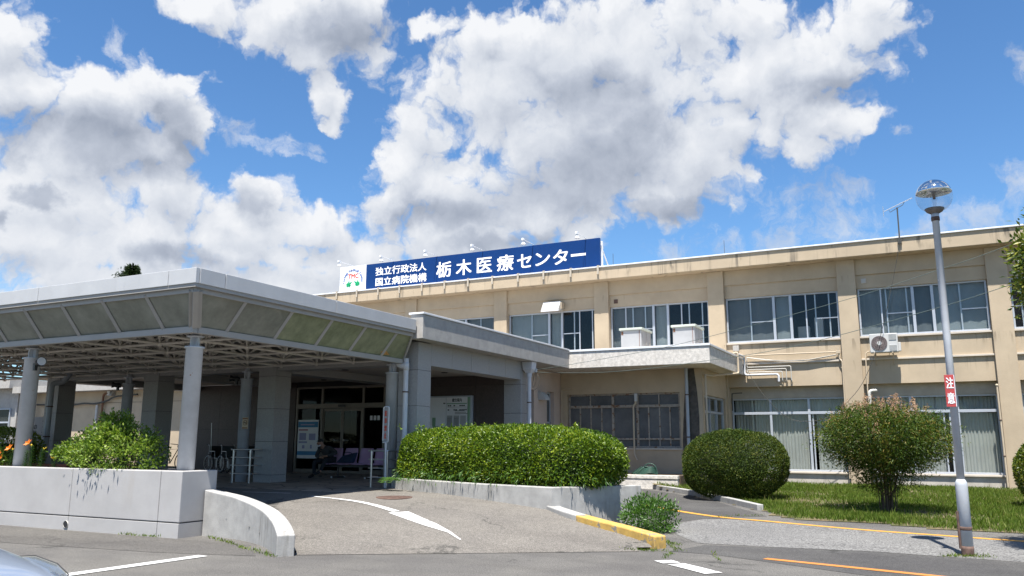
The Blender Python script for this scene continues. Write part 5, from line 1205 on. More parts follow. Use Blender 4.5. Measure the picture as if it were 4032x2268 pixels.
pipe('waste_pipe', bend([(-5.85, 28.45, 4.62), (-5.70, 28.45, 4.64), (-5.70, 28.45, 4.5), (-5.70, 28.45, 3.92), (-6.30, 26.9, 3.74), (-6.33, 26.28, 3.74), (-6.33, 26.28, .4)], .08), .034, m_creampipe, 'cream waste pipe with a rusty joint beside the projecting room', 'pipe')
pipe('downpipe', [(-6.93, 26.2, 3.96), (-6.93, 26.2, .4)], .055, m_pvc, 'blue grey downpipe over the black damp stain', 'downpipe', clamps=[(-6.93, 26.2, 3.1), (-6.93, 26.2, 1.75)])
pipe('wall_pipe', bend([(-10.99, 26.2, 3.39), (-11.35, 26.2, 3.385), (-11.36, 26.2, 1.3)], .06), .022, m_creampipe, 'slim cream pipe with a hooked top left of the boarded window')
t = pipe('wall_pipe', bend([(-8.66, 26.16, 2.95), (-8.66, 26.16, 2.84), (-8.74, 26.16, 2.78), (-8.74, 26.16, 1.2), (-8.65, 26.16, 1.0)], .05), .030, m_creampipe, 'cream pipe rising over the middle of the boarded window')
MB().box(-8.69, -8.60, 26.12, 26.22, 2.92, 3.18).build('meter', m_acw, t, bevel=.01)
pipe('stub_pipe', bend([(-5.9, 29.9, 3.33), (-6.26, 29.9, 3.32), (-6.27, 29.9, 2.7)], .05), .018, m_cable, 'short black bent pipe stub above the left curtained door', 'pipe')
def hopper(x, y, z, zb, lab, elbow=None):
    t = thing('downpipe', lab, 'downpipe', (x, y, zb)); MB().tube([(x, y, z-.45), (x, y, zb)], .062, 14).build('pipe', m_pvcl, t)
    if elbow is None:
        MB().add([(x+i*.17, y+j*.17, z) for i, j in ((-1, -1), (1, -1), (1, 1), (-1, 1))]+[(x+i*.15, y+j*.15, z-.22) for i, j in ((-1, -1), (1, -1), (1, 1), (-1, 1))]+[(x+i*.08, y+j*.08, z-.34) for i, j in ((-1, -1), (1, -1), (1, 1), (-1, 1))],
            [(0, 1, 2, 3), (0, 4, 5, 1), (1, 5, 6, 2), (2, 6, 7, 3), (3, 7, 4, 0), (4, 8, 9, 5), (5, 9, 10, 6), (6, 10, 11, 7), (7, 11, 8, 4), (8, 11, 10, 9)]).lathe([(.08, z-.34), (.08, z-.46)], (x, y, 0), 14).build('hopper', m_pvcl, t, bevel=.006)
    for zz in (2.75, 1.6): MB().lathe([(.064, -.015), (.074, -.015), (.074, .015), (.064, .015)], (x, y, zz), 14).build('clamp', m_rustm, t)
    return t
hopper(-10.68, 22.2, 3.965, .5, 'pale downpipe with square hopper at the rear porch pillar')
t = hopper(-11.08, 16.22, 4.0, .5, 'pale downpipe with elbow between the end column and the granite pillar', elbow=1)
MB().tube(bend([(-11.30, 16.2, 3.52), (-11.28, 16.2, 3.40), (-11.08, 16.22, 3.36)], .09), .075, 12).lathe([(.075, 3.27), (.075, 3.45)], (-11.08, 16.22, 0), 14).build('elbow', m_pvcl, t)
pipe('downpipe', bend([(-23.4, 16.2, 3.75), (-23.7, 16.15, 3.35), (-23.87, 15.9, 3.3), (-23.87, 15.9, .5)], .1), .085, m_pvc, 'grey downpipe in front of the leftmost dark pillar', 'downpipe', clamps=[(-23.87, 15.9, 2.6), (-23.87, 15.9, 1.7)])
# white cabinets on the balcony slab
for x0, x1, lab in ((-9.17, -8.45, 'white sheet metal cabinet on the balcony, nearer the large vent hood'), (-7.36, -6.63, 'white sheet metal cabinet on the balcony, nearer the outdoor unit')):
    t = thing('roof_cabinet', lab, 'cabinet', ((x0+x1)/2, 26.8, 4.5), 'white cabinets on the balcony slab')
    MB().box(x0, x1, 26.3, 27.38, 4.503, 5.33).build('body', m_cab, t, bevel=.01)
    MB().box(x0-.05, x1+.05, 26.25, 27.43, 5.333, 5.41).build('lid', M('mint_grey_lid', (.50, .54, .48), .5, var=.12, spots=(7, .66, (.22, .12, .06))) if x0 < -9 else bpy.data.materials['mint_grey_lid'], t, bevel=.01)
    MB().box(x1+.001, x1+.008, 26.86, 26.875, 4.52, 5.3).box(x1+.001, x1+.02, 26.80, 26.83, 4.85, 4.98).box(x1+.001, x1+.02, 27.2, 27.23, 4.85, 4.98).build('door_seam', m_plaster, t)
    MB().box(x0+.02, x0+.09, 26.292, 26.301, 5.18, 5.30).build('rust_patch', m_rustpipe, t); MB().tube([(x1-.06, 26.29, 5.33), (x1-.06, 26.295, 4.6)], .008, 5).build('rust_run', m_rustw, t)
# overhead wires
w1 = smooth_path([(-10.58, 22.4, 3.74), (-9.19, 21.78, 3.79), (-6.15, 20.33, 3.95), (-4.58, 19.54, 4.1), (-2.92, 18.66, 4.29), (-1.08, 17.62, 4.51), (.34, 16.75, 4.74), (1.5, 16.0, 4.95), (5.0, 13.7, 5.75)], 4)
w2 = smooth_path([(-10.52, 22.38, 3.67), (-9.47, 21.99, 3.58), (-7.9, 21.38, 3.5), (-6.28, 20.73, 3.51), (-4.74, 20.07, 3.58), (-3.8, 19.66, 3.62), (-2.4, 19.02, 3.74), (-.35, 18.01, 4.06), (1.52, 17.0, 4.42), (5.0, 14.9, 5.3)], 4)
tag(MB().tube(w1, .006, 5).build('overhead_wire', m_cableg), 'upper twisted overhead wire rising to the right across the facade', 'wire', 'overhead wires')
tag(MB().tube(w2, .0065, 5).build('overhead_wire', m_cableg), 'lower sagging overhead wire crossing the balcony slab', 'wire', 'overhead wires')
w3 = smooth_path([(-.4, 29.3, 8.15), (-.42, 29.3, 8.0), (-.67, 29.3, 6.97), (-1.2, 29.28, 5.06), (-1.77, 29.3, 3.68), (-2.34, 29.3, 2.94), (-2.95, 29.3, 2.44), (-3.67, 29.3, 2.29), (-4.31, 29.3, 2.43), (-4.93, 29.3, 3.04), (-5.46, 29.4, 3.84), (-5.68, 29.6, 4.41)], 5)
tag(MB().tube(w3, .009, 5).build('aerial_cable', m_cable), 'thin dark aerial cable hanging in a loop down the facade', 'cable')
t = thing('cable_bracket', 'small cable clamp with dangling wires beside the rear downpipe', 'cable clamp', (-10.62, 22.35, 3.72))
MB().box(-10.64, -10.5, 22.32, 22.4, 3.66, 3.78).build('clamp', m_acw, t, bevel=.005)
MB().tube(smooth_path([(-10.56, 22.36, 3.68), (-10.5, 22.3, 3.4), (-10.6, 22.3, 3.2), (-10.62, 22.33, 3.35), (-10.58, 22.36, 3.62)]), .006, 5).tube(smooth_path([(-10.56, 22.36, 3.66), (-10.42, 22.34, 3.5), (-10.44, 22.34, 3.25), (-10.58, 22.34, 3.12)]), .006, 5).build('loose_wires', m_cable, t)

# ------------------------------------------------------------------ things under the canopy
def spot(x, y, z, dx, dy, lab):
    t = thing('floodlight', lab, 'floodlight', (x, y, z), 'black floodlights on the canopy columns'); d = Vector((dx, dy, .12)).normalized(); p = Vector((x, y, z))
    MB().tube([p-d*.15, p-d*.08, p+d*.02, p+d*.1], [.05, .075, .06, .095], 14).build('housing', m_blacksat, t)
    MB().tube([p+d*.09, p+d*.102], .082, 14).build('lens', m_coping, t)
    MB().box(x-.03-d.x*.14, x+.03-d.x*.14, y-.03, y+.03, z-.16, z-.02).build('bracket', m_blacksat, t); return t
spot(-15.80, 10.22, 3.13, .95, -.3, 'black floodlight on the near left column beside the lilies')
spot(-21.42, 16.25, 3.20, -.7, -.7, 'black floodlight on the rear column behind the leafy planter shrub')
spot(-16.66, 16.22, 3.24, -.75, -.65, 'black floodlight on the column with the no smoking plate')
NS = thing('no_smoking_sign', 'small cream no smoking plate on the railed column', 'sign', (-16.1, 16.19, 2.05))
yy = 16.185
def nsx(u): return -16.12+u
MB().obox((-16.10, 16.175, 2.05), Vector((.095, .012, 0)), Vector((.0005, -.004, 0)), Vector((0, 0, .15))).build('plate', M('cream_plate', (.55, .46, .33), .6, var=.05), NS)
ns = MB(); ring_y(ns, (-16.10, 16.168, 2.06), .062, .007, 28); ns.tube([(-16.145, 16.166, 2.10), (-16.055, 16.172, 2.02)], .006, 5).build('ring', M('brown_print', (.24, .10, .04), .6, var=0), NS)
MB().box(-16.15, -16.06, 16.160, 16.168, 2.05, 2.068).build('cigarette', m_letk, NS)
MB().box(-16.185, -16.02, 16.160, 16.172, 2.155, 2.185).box(-16.185, -16.02, 16.160, 16.172, 1.912, 1.94).build('caption', bpy.data.materials['brown_print'], NS)
def railing(cx, cy, x0, x1, y0, lab):
    t = thing('column_railing', lab, 'railing', (cx, cy, .52), 'stainless railings round the canopy columns')
    y1 = y0+.42
    for xx in (x0, x1): MB().tube([(xx, y0, .5), (xx, y0, 1.36)], .026, 10).build('post', m_metal, t)
    for z in (1.37, 1.17, .97, .76): MB().tube(bend([(x0-.12, y1, z), (x0-.12, y0, z), (x1+.0, y0, z), (x1+.0, y1, z)], .08), .022 if z > 1.3 else .016, 8).build('rail', m_metal, t)
    return t
railing(-16.2, 16.0, -16.18, -15.60, 15.92, 'stainless guard rail in front of the column with the no smoking plate')
railing(-11.6, 16.1, -11.80, -11.35, 15.95, 'stainless guard rail behind the slim sign post at the hedge')
NP = thing('no_parking_sign', 'slim white framed notice board with red characters on a white post', 'sign', (-11.36, 15.88, .52))
MB().tube([(-11.345, 15.89, .45), (-11.365, 15.89, 1.56)], .024, 10).build('post', m_coping, NP)
MB().box(-11.435, -11.315, 15.875, 15.90, 1.60, 2.36).build('board', m_cab, NP)
MB().tube(bend([(-11.45, 15.885, 1.57), (-11.30, 15.885, 1.57), (-11.30, 15.885, 2.39), (-11.45, 15.885, 2.39), (-11.45, 15.885, 1.60)], .04), .016, 8).build('frame', m_coping, NP)
for i, ch in enumerate("駐車禁止"): text_obj('lettering', ch, m_letr, NP, (-11.41, -11.34, 2.17-.17*i, 2.30-.17*i), onwall(15.8745), .02, .002)
# general information board
IB = thing('information_board', 'large white hospital guide board with a floor plan and notices on the brown wall', 'board', (-13.4, 21.98, 1.5))
MB().box(-14.55, -12.50, 21.92, 22.01, .95, 2.99).build('frame', m_alu, IB, bevel=.008)
MB().box(-14.48, -13.43, 21.905, 21.92, 1.0, 2.94).build('map_panel', m_signw, IB); MB().box(-13.41, -12.66, 21.905, 21.92, 1.0, 2.94).build('notice_panel', m_signw, IB)
MB().box(-12.65, -12.57, 21.905, 21.92, 1.0, 2.94).box(-13.40, -12.67, 21.898, 21.904, 2.73, 2.76).build('green_band', M('pale_green_print', (.22, .36, .24), .5, var=0), IB)
m_grey = M('pale_grey_print', (.40, .41, .42), .6, var=0)
text_obj('lettering', "総合案内", m_letk, IB, (-13.20, -12.86, 2.80, 2.91), onwall(21.904), .02, .002)
ink = MB()
for k in range(2):
    for j in range(10):
        a = -13.36+j*.07; 
        if random.random() < .85: ink.box(a, a+.055, 21.900, 21.9035, 2.665-.13*k, 2.70-.13*k)
for j in range(3): ink.box(-13.1, -12.75+.05*j, 21.900, 21.9035, 2.515-.045*j, 2.53-.045*j)
ink.box(-13.37, -12.70, 21.9, 21.9035, 2.635, 2.64).build('small_print', m_letk, IB)
sh = MB()
for a in (-13.38, -13.14, -12.90):
    for z0, z1 in ((1.9, 2.38), (1.35, 1.83)): sh.box(a, a+.2, 21.897, 21.9025, z0, z1)
sh.build('notice_sheets', m_grey, IB)
sh = MB()
for a in (-13.38, -13.14):
    for z0, z1 in ((1.95, 2.3), (1.42, 1.75)):
        for q in range(4): sh.box(a+.03+.04*q, a+.034+.04*q, 21.892, 21.896, z0, z1)
        sh.box(a+.02, a+.18, 21.892, 21.896, z1, z1+.006).box(a+.02, a+.18, 21.892, 21.896, z0-.006, z0)
sh.build('table_lines', m_letk, IB)
MB().box(-13.92, -13.80, 21.897, 21.904, 2.05, 2.32).box(-13.90, -13.68, 21.897, 21.904, 1.95, 2.05).box(-13.76, -13.68, 21.897, 21.904, 1.3, 1.95).box(-13.9, -13.77, 21.897, 21.904, 1.3, 1.85).build('floor_plan', bpy.data.materials['pale_green_print'], IB)
MB().box(-14.3, -13.92, 21.897, 21.904, 1.3, 1.98).build('floor_plan', m_grey, IB)
text_obj('lettering', "外来案内", m_letk, IB, (-13.53, -13.45, 2.74, 2.78), onwall(21.904), .02, .002)
# poster on the glass left of the doors
PO = thing('information_poster', 'tall blue and white poster on the glass beside the sliding doors', 'poster', (-19.0, 22.0, 1.0))
MB().box(-19.42, -18.54, 21.985, 22.005, 1.01, 2.30).build('sheet', m_signw, PO)
m_pb = M('poster_blue', (.05, .22, .42), .5, var=.1); m_pp = M('poster_violet', (.33, .33, .52), .5, var=.1)
MB().box(-19.41, -18.55, 21.978, 21.984, 2.05, 2.24).build('blue_band', m_pb, PO); MB().box(-19.41, -18.55, 21.978, 21.984, 1.12, 1.25).build('blue_band', m_pb, PO)
p_ = MB(); 
for a, b, z0, z1 in ((-19.34, -19.05, 1.62, 1.86), (-18.92, -18.64, 1.62, 1.84), (-19.36, -19.0, 1.52, 1.58), (-19.2, -19.1, 1.34, 1.45), (-18.85, -18.78, 1.34, 1.46), (-19.3, -18.7, 2.12, 2.16)): p_.box(a, b, 21.976, 21.983, z0, z1)
p_.build('pictures', m_pp, PO); MB().box(-19.38, -18.98, 21.976, 21.983, 1.94, 1.985).build('red_heading', M('poster_red', (.40, .12, .18), .5, var=0), PO)
# taxi sign
TX = thing('taxi_sign', 'grey upright board with black Japanese taxi stand lettering', 'sign', (-26.0, 17.0, .53))
MB().box(-26.36, -25.58, 17.0, 17.05, 1.5, 2.34).build('board', M('grey_board', (.30, .29, .29), .6, var=.06), TX, bevel=.006)
MB().tube([(-25.97, 17.07, .5), (-25.97, 17.07, 2.2)], .03, 8).lathe([(.22, 0), (.22, .05), (.05, .09)], (-25.97, 17.07, .525), 20).build('stand', m_plaster, TX)
for col_, xs_, z0 in (("タクシー", -25.80, 2.27), ("のりば", -26.22, 2.09)):
    for i, ch in enumerate(col_):
        if ch == 'ー': text_obj('lettering', "|", m_letk, TX, (xs_+.06, xs_+.085, z0-.185*i-.15, z0-.185*i), onwall(16.999), .0, .003)
        else: text_obj('lettering', ch, m_letk, TX, (xs_, xs_+.15, z0-.185*i-.15, z0-.185*i), onwall(16.999), .025, .003)
# lilac waiting chairs: one row on a common beam
m_chrome = m_metal
BEN = thing('waiting_chairs', 'row of lilac plastic waiting chairs on a black beam before the doors', 'bench', (-14.9, 19.6, .53))
def shell_seat(cx):
    m = MB(); n = 9; prof = []
    for i in range(n): t = i/(n-1); prof.append((19.38+.40*t, .95-.025*math.sin(math.pi*t)+.0*t))
    for i in range(1, n): t = i/(n-1); prof.append((19.78+.10*t, .945+.44*t-.0*t))
    vs = []; k = 9
    for j, (y, z) in enumerate(prof):
        for i in range(k):
            u = -1+2*i/(k-1); w = .245 if j < n else .235-.03*max(0, (j-2*n+4)/3)
            dz = .018*u*u if j < n else 0; dy = -.03*u*u if j >= n else 0
            vs.append((cx+u*w, y+dy, z+dz - (.02 if j == 0 else 0)))
    fs = [(j*k+i, j*k+i+1, (j+1)*k+i+1, (j+1)*k+i) for j in range(len(prof)-1) for i in range(k-1)]
    o = m.add(vs, fs, True).build('seat_shell', m_lilac, BEN, fix=False); so_ = o.modifiers.new('thick', 'SOLIDIFY'); so_.thickness = .018; return o
for cx in (-15.98, -15.42, -14.86, -14.30, -13.74): shell_seat(cx)
MB().box(-16.2, -13.5, 19.55, 19.62, .84, .90).build('beam', m_blacksat, BEN)
for xx in (-15.7, -14.5, -13.6):
    MB().tube([(xx, 19.585, .86), (xx, 19.585, .57)], .028, 8).tube([(xx, 19.30, .55), (xx, 19.88, .55)], .024, 8).build('leg', m_blacksat, BEN); MB().ball((xx, 19.30, .55), .028).ball((xx, 19.88, .55), .028).build('foot_cap', m_coping, BEN)
BG = thing('shoulder_bag', 'dark navy bag lying on a lilac chair beside the seated man', 'bag', (-15.38, 19.55, .96))
m_navy = M('navy_cloth', (.018, .035, .075), .85, var=.15, vs=14)
bgm = MB().add([(-15.68, 19.42, .965), (-15.13, 19.42, .965), (-15.13, 19.62, .965), (-15.68, 19.62, .965), (-15.50, 19.50, 1.16), (-14.98, 19.50, 1.27), (-15.0, 19.62, 1.27), (-15.5, 19.64, 1.18)], [(3, 2, 1, 0), (0, 1, 5, 4), (1, 2, 6, 5), (2, 3, 7, 6), (3, 0, 4, 7), (4, 5, 6, 7)]); bgm.build('body', m_navy, BG, bevel=.03)
MB().tube(smooth_path([(-15.42, 19.5, 1.17), (-15.40, 19.47, 1.24), (-15.25, 19.46, 1.27), (-15.12, 19.48, 1.24)]), .010, 6).build('strap', m_navy, BG)

# wheelchairs and a bicycle parked against the brown wall
def ring_at(m, c, r, t, ax, n=28):
    ax = Vector(ax).normalized(); u = ax.cross(Vector((0, 0, 1))).normalized(); w = ax.cross(u)
    m.tube([Vector(c)+u*r*math.cos(2*math.pi*i/n)+w*r*math.sin(2*math.pi*i/n) for i in range(n)], t, 6, closed=True)
def spokes(m, c, r, ax, n=14):
    ax = Vector(ax).normalized(); u = ax.cross(Vector((0, 0, 1))).normalized(); w = ax.cross(u)
    for i in range(n): a = 2*math.pi*i/n; m.tube([Vector(c), Vector(c)+u*r*math.cos(a)+w*r*math.sin(a)], .0025, 3, False)
def wheelchair(x, y, rz, lab):
    t = thing('wheelchair', lab, 'wheelchair', (0, 0, 0), 'wheelchairs parked by the brown wall')
    for sx in (-.27, .27):
        w = MB(); ring_at(w, (sx, 0, .30), .29, .018, (1, 0, 0)); o = w.build('wheel', m_black, t)
        h = MB(); ring_at(h, (sx*1.13, 0, .30), .25, .008, (1, 0, 0)); spokes(h, (sx, 0, .30), .28, (1, 0, 0)); h.build('push_rim', m_metal, o)
        w = MB(); ring_at(w, (sx*.9, -.42, .08), .07, .014, (1, 0, 0)); w.build('caster', m_black, t)
        MB().tube([(sx*.85, .16, .92), (sx*.85, .10, .88), (sx*.85, .08, .20)], .013, 6).tube([(sx*.85, .08, .48), (sx*.85, -.40, .46), (sx*.85, -.50, .12)], .013, 6).tube([(sx*.85, .08, .70), (sx*.85, -.25, .70), (sx*.85, -.28, .48)], .013, 6).tube([(sx*.9, -.42, .09), (sx*.85, -.38, .40)], .012, 6).build('side_frame', m_metal, t)
        MB().tube([(sx*.85, .16, .92), (sx*.85, .30, .93)], .018, 8).build('handle', m_black, t)
        MB().box(sx*.85-.07, sx*.85+.07, -.62, -.48, .10, .12).build('footrest', m_black, t)
    MB().box(-.22, .22, -.40, .08, .46, .50).build('seat', m_blacksat, t, bevel=.01); MB().box(-.22, .22, .07, .095, .50, .88).build('backrest', m_blacksat, t, bevel=.01)
    t.location = (x, y, .531); t.rotation_euler = (0, 0, rz); return t
wheelchair(-21.45, 20.9, R(72), 'dark wheelchair nearest the railed column, its wheel facing out')
wheelchair(-22.25, 21.1, R(78), 'dark wheelchair with a tall thin pole, second from the railed column')
wheelchair(-20.75, 21.3, R(85), 'dark wheelchair half hidden behind the granite pillar edge')
tag(MB().tube([(-22.30, 20.9, .95), (-22.38, 20.9, 2.2)], .010, 6).lathe([(.016, 0), (.016, .3)], (-22.3, 20.9, .9), 8).build('drip_pole', m_metal), 'thin upright pole standing at the wheelchair', 'pole')
BY = thing('bicycle', 'dark bicycle half hidden behind the corner column', 'bicycle', (-23.6, 20.3, .53))
for cx in (-24.1, -23.05):
    w = MB(); ring_at(w, (cx, 20.3, .86), .31, .018, (0, 1, 0)); o = w.build('wheel', m_black, BY); h = MB(); spokes(h, (cx, 20.3, .86), .30, (0, 1, 0)); h.build('spokes', m_metal, o)
MB().tube([(-24.1, 20.3, .86), (-23.6, 20.3, .82), (-23.25, 20.3, 1.30), (-23.75, 20.3, 1.28), (-23.6, 20.3, .82)], .018, 6).tube([(-23.05, 20.3, .86), (-23.28, 20.3, 1.42)], .016, 6).tube([(-24.1, 20.3, .86), (-23.75, 20.3, 1.28)], .012, 6).build('frame', m_blacksat, BY)
MB().tube([(-23.35, 20.05, 1.48), (-23.25, 20.3, 1.45), (-23.35, 20.55, 1.48)], .014, 6).build('handlebar', m_metal, BY); MB().ball((-23.78, 20.3, 1.36), .10, 10, 6, .45).tube([(-23.75, 20.3, 1.25), (-23.78, 20.3, 1.34)], .014, 6).build('saddle', m_black, BY)

# the seated man
PM = thing('person', 'man in dark clothes sitting bent forward on the lilac chairs, white mask under his chin', 'person', (-16.05, 19.5, .53))
def skin_body(name, joints, edges, mat, root, sub=2):
    me = bpy.data.meshes.new(name); L = ORG[PM.name]
    me.from_pydata([Vector(j[0])-L for j in joints], edges, []); o = bpy.data.objects.new(name, me); COL.objects.link(o); o.parent = PM; ORG[o.name] = L
    sk = o.modifiers.new('skin', 'SKIN'); sk.use_smooth_shade = True
    for i, v in enumerate(me.skin_vertices[0].data): r = joints[i][1]; v.radius = (r, r); v.use_root = (i == root)
    su = o.modifiers.new('sub', 'SUBSURF'); su.levels = sub; su.render_levels = sub; me.materials.append(mat); return o
J = {'pel': (-16.05, 19.62, 1.02), 'sp1': (-16.06, 19.58, 1.18), 'sp2': (-16.10, 19.48, 1.34), 'nk': (-16.15, 19.38, 1.43), 'hd0': (-16.18, 19.33, 1.50), 'hd1': (-16.20, 19.30, 1.58),
     'shR': (-15.92, 19.47, 1.37), 'elR': (-15.66, 19.45, 1.25), 'wrR': (-15.88, 19.28, 1.16), 'haR': (-15.95, 19.25, 1.14), 'shL': (-16.29, 19.44, 1.36), 'elL': (-16.36, 19.36, 1.14), 'wrL': (-16.10, 19.24, 1.12), 'haL': (-16.03, 19.23, 1.12),
     'hiR': (-15.96, 19.58, 1.0), 'knR': (-15.88, 19.20, 1.04), 'anR': (-15.98, 19.14, .72), 'toR': (-16.06, 19.02, .66), 'hiL': (-16.15, 19.58, 1.0), 'knL': (-16.26, 19.18, 1.0), 'anL': (-16.25, 19.18, .62), 'toL': (-16.28, 19.03, .56)}
RA = {'pel': .115, 'sp1': .105, 'sp2': .11, 'nk': .052, 'hd0': .078, 'hd1': .082, 'shR': .055, 'elR': .04, 'wrR': .028, 'haR': .034, 'shL': .055, 'elL': .04, 'wrL': .028, 'haL': .034, 'hiR': .085, 'knR': .058, 'anR': .04, 'toR': .034, 'hiL': .085, 'knL': .058, 'anL': .04, 'toL': .034}
m_skin = M('skin_tone', (.36, .20, .14), .55, var=.08); m_jack = M('dark_grey_jacket', (.045, .045, .048), .85, var=.15, vs=9); m_trou = M('dark_trousers', (.022, .024, .030), .85, var=.15)
def chain(keys, pairs, sc=1.): 
    ix = {k: i for i, k in enumerate(keys)}; return [(J[k], RA[k]*sc) for k in keys], [(ix[a], ix[b]) for a, b in pairs]
bk = list(J); bp_ = [('pel', 'sp1'), ('sp1', 'sp2'), ('sp2', 'nk'), ('nk', 'hd0'), ('hd0', 'hd1'), ('sp2', 'shR'), ('shR', 'elR'), ('elR', 'wrR'), ('wrR', 'haR'), ('sp2', 'shL'), ('shL', 'elL'), ('elL', 'wrL'), ('wrL', 'haL'), ('pel', 'hiR'), ('hiR', 'knR'), ('knR', 'anR'), ('anR', 'toR'), ('pel', 'hiL'), ('hiL', 'knL'), ('knL', 'anL'), ('anL', 'toL')]
jj, ee = chain(bk, bp_)
for hk, sgn in (('haR', -1), ('haL', 1)):                 # five separate fingers per hand
    b0 = bk.index(hk)
    for q in range(4):
        p = Vector(J[hk]); a = p+Vector((sgn*.05, -.01, -.022+.015*q)); b = a+Vector((sgn*.028, -.012, -.016)); jj += [(tuple(a), .009), (tuple(b), .008)]; ee += [(b0, len(jj)-2), (len(jj)-2, len(jj)-1)]
    a = Vector(J[hk])+Vector((sgn*.01, -.03, .03)); jj += [(tuple(a), .010), (tuple(a+Vector((sgn*.025, -.01, .01))), .008)]; ee += [(b0, len(jj)-2), (len(jj)-2, len(jj)-1)]
jj += [((-16.235, 19.215, 1.535), .016), ((-16.26, 19.32, 1.54), .014), ((-16.12, 19.30, 1.54), .014)]; ee += [(bk.index('hd0'), len(jj)-3), (bk.index('hd0'), len(jj)-2), (bk.index('hd0'), len(jj)-1)]
skin_body('body', jj, ee, m_skin, 0)
k = ['pel', 'sp1', 'sp2', 'nk', 'shR', 'elR', 'wrR', 'shL', 'elL', 'wrL']; J['nk'] = (-16.14, 19.40, 1.415); j2, e2 = chain(k, [('pel', 'sp1'), ('sp1', 'sp2'), ('sp2', 'nk'), ('sp2', 'shR'), ('shR', 'elR'), ('elR', 'wrR'), ('sp2', 'shL'), ('shL', 'elL'), ('elL', 'wrL')], 1.42); skin_body('jacket', j2, e2, m_jack, 0)
k = ['pel', 'hiR', 'knR', 'anR', 'hiL', 'knL', 'anL']; j2, e2 = chain(k, [('pel', 'hiR'), ('hiR', 'knR'), ('knR', 'anR'), ('pel', 'hiL'), ('hiL', 'knL'), ('knL', 'anL')], 1.22); skin_body('trousers', j2, e2, m_trou, 0)
for a_, b_ in (('anR', 'toR'), ('anL', 'toL')): j2, e2 = chain([a_, b_], [(a_, b_)], 1.25); j2.append((tuple(Vector(J[b_])+Vector((-.01, -.06, -.01))), .04)); e2.append((1, 2)); skin_body('shoe', j2, e2, m_black, 0)
MB().ball((-16.195, 19.335, 1.595), .092, 14, 9, .8).build('hair', m_blacksat, PM)
MB().tube(smooth_path([(-16.13, 19.27, 1.47), (-16.17, 19.225, 1.445), (-16.23, 19.225, 1.45), (-16.265, 19.28, 1.48)]), .018, 8).build('face_mask', m_signw, PM)
eye = MB().ball((-16.20, 19.222, 1.575), .010, 8, 5).ball((-16.255, 19.245, 1.575), .010, 8, 5); eye.build('eyes', m_black, PM)
MB().tube([(-16.205, 19.222, 1.505), (-16.245, 19.228, 1.505)], .006, 5).build('mouth', M('lip_tone', (.25, .10, .09), .5, var=0), PM)

# manhole, hose, misc
MH = thing('manhole_cover', 'round brown iron drain grate set in the top of the ramp', 'drain cover', (-9.57, 13.72, .49))
mh = MB().lathe([(.36, -.02), (.36, .016), (.31, .016)], (-9.57, 13.72, rampz(-9.57, 13.72)), 36).build('rim', m_rustm, MH)
mm = MB(); z0 = rampz(-9.57, 13.72)
for i in range(-8, 9): 
    h_ = math.sqrt(max(0, .31**2-(i*.036)**2)); mm.box(-9.57-h_, -9.57+h_, 13.72+i*.036-.009, 13.72+i*.036+.009, z0+.004, z0+.020)
mm.build('bars', m_rustm, MH)
MB().lathe([(.31, .0), (.31, .012)], (-9.57, 13.72, z0), 30).build('pit', m_black, MH)
hs_ = MB()
for i in range(7): 
    hs_.tube([( -8.2+(.42-.03*i)*math.cos(2*math.pi*k/24)+.02*i, 25.5+(.22-.01*i)*math.sin(2*math.pi*k/24), .61+.03*i+.03*math.sin(k)) for k in range(24)], .014, 6, closed=True)
hs_.tube([(-8.0+.2*math.cos(a), 25.45, .75+.17*math.sin(a)) for a in [math.pi*k/12 for k in range(13)]], .016, 6)
tag(hs_.build('garden_hose', M('dark_green_hose', (.03, .08, .06), .5, var=.2)), 'coil of dark green garden hose on the terrace wall', 'hose')
# bits on the side wing
tag(MB().tube(smooth_path([(-46., 29.85, 3.60), (-43.5, 29.85, 3.52), (-42.43, 29.8, 3.55), (-41.68, 29.8, 3.6), (-40.88, 29.8, 3.56), (-39.92, 29.8, 3.7), (-39.23, 29.8, 3.91), (-37.5, 29.8, 4.0)]), .05, 6).build('cable_bundle', m_cable), 'thick dark cable bundle drooping along the side wing wall', 'cable')
pipe('wing_pipe', [(-40.72, 29.85, 3.5), (-40.72, 29.85, .5)], .07, m_whitepipe, 'white vertical pipe on the side wing wall', 'pipe')
pipe('wing_pipe', bend([(-39.9, 29.85, 4.1), (-40.28, 29.85, 4.1), (-40.32, 29.85, .5)], .2), .06, m_rustpipe, 'rusty brown pipe next to the white one on the side wing wall', 'pipe')
pipe('flue_pipe', bend([(-45.2, 29.9, 4.45), (-46.05, 29.6, 4.5), (-46.05, 29.6, .5)], .25), .13, m_metal, 'shiny stainless flue pipe with an elbow at far left', 'pipe')
t = thing('junction_box', 'white electrical box with a drip hood on the side wing wall', 'electrical box', (-39.8, 29.9, 4.05)); MB().box(-39.95, -39.75, 29.8, 29.99, 4.0, 4.25).build('box', m_acw, t); MB().prismx([(29.99, 4.3), (29.7, 4.0), (29.7, 3.97), (29.99, 3.97)], -39.7, -39.5).build('hood', m_plaster, t)

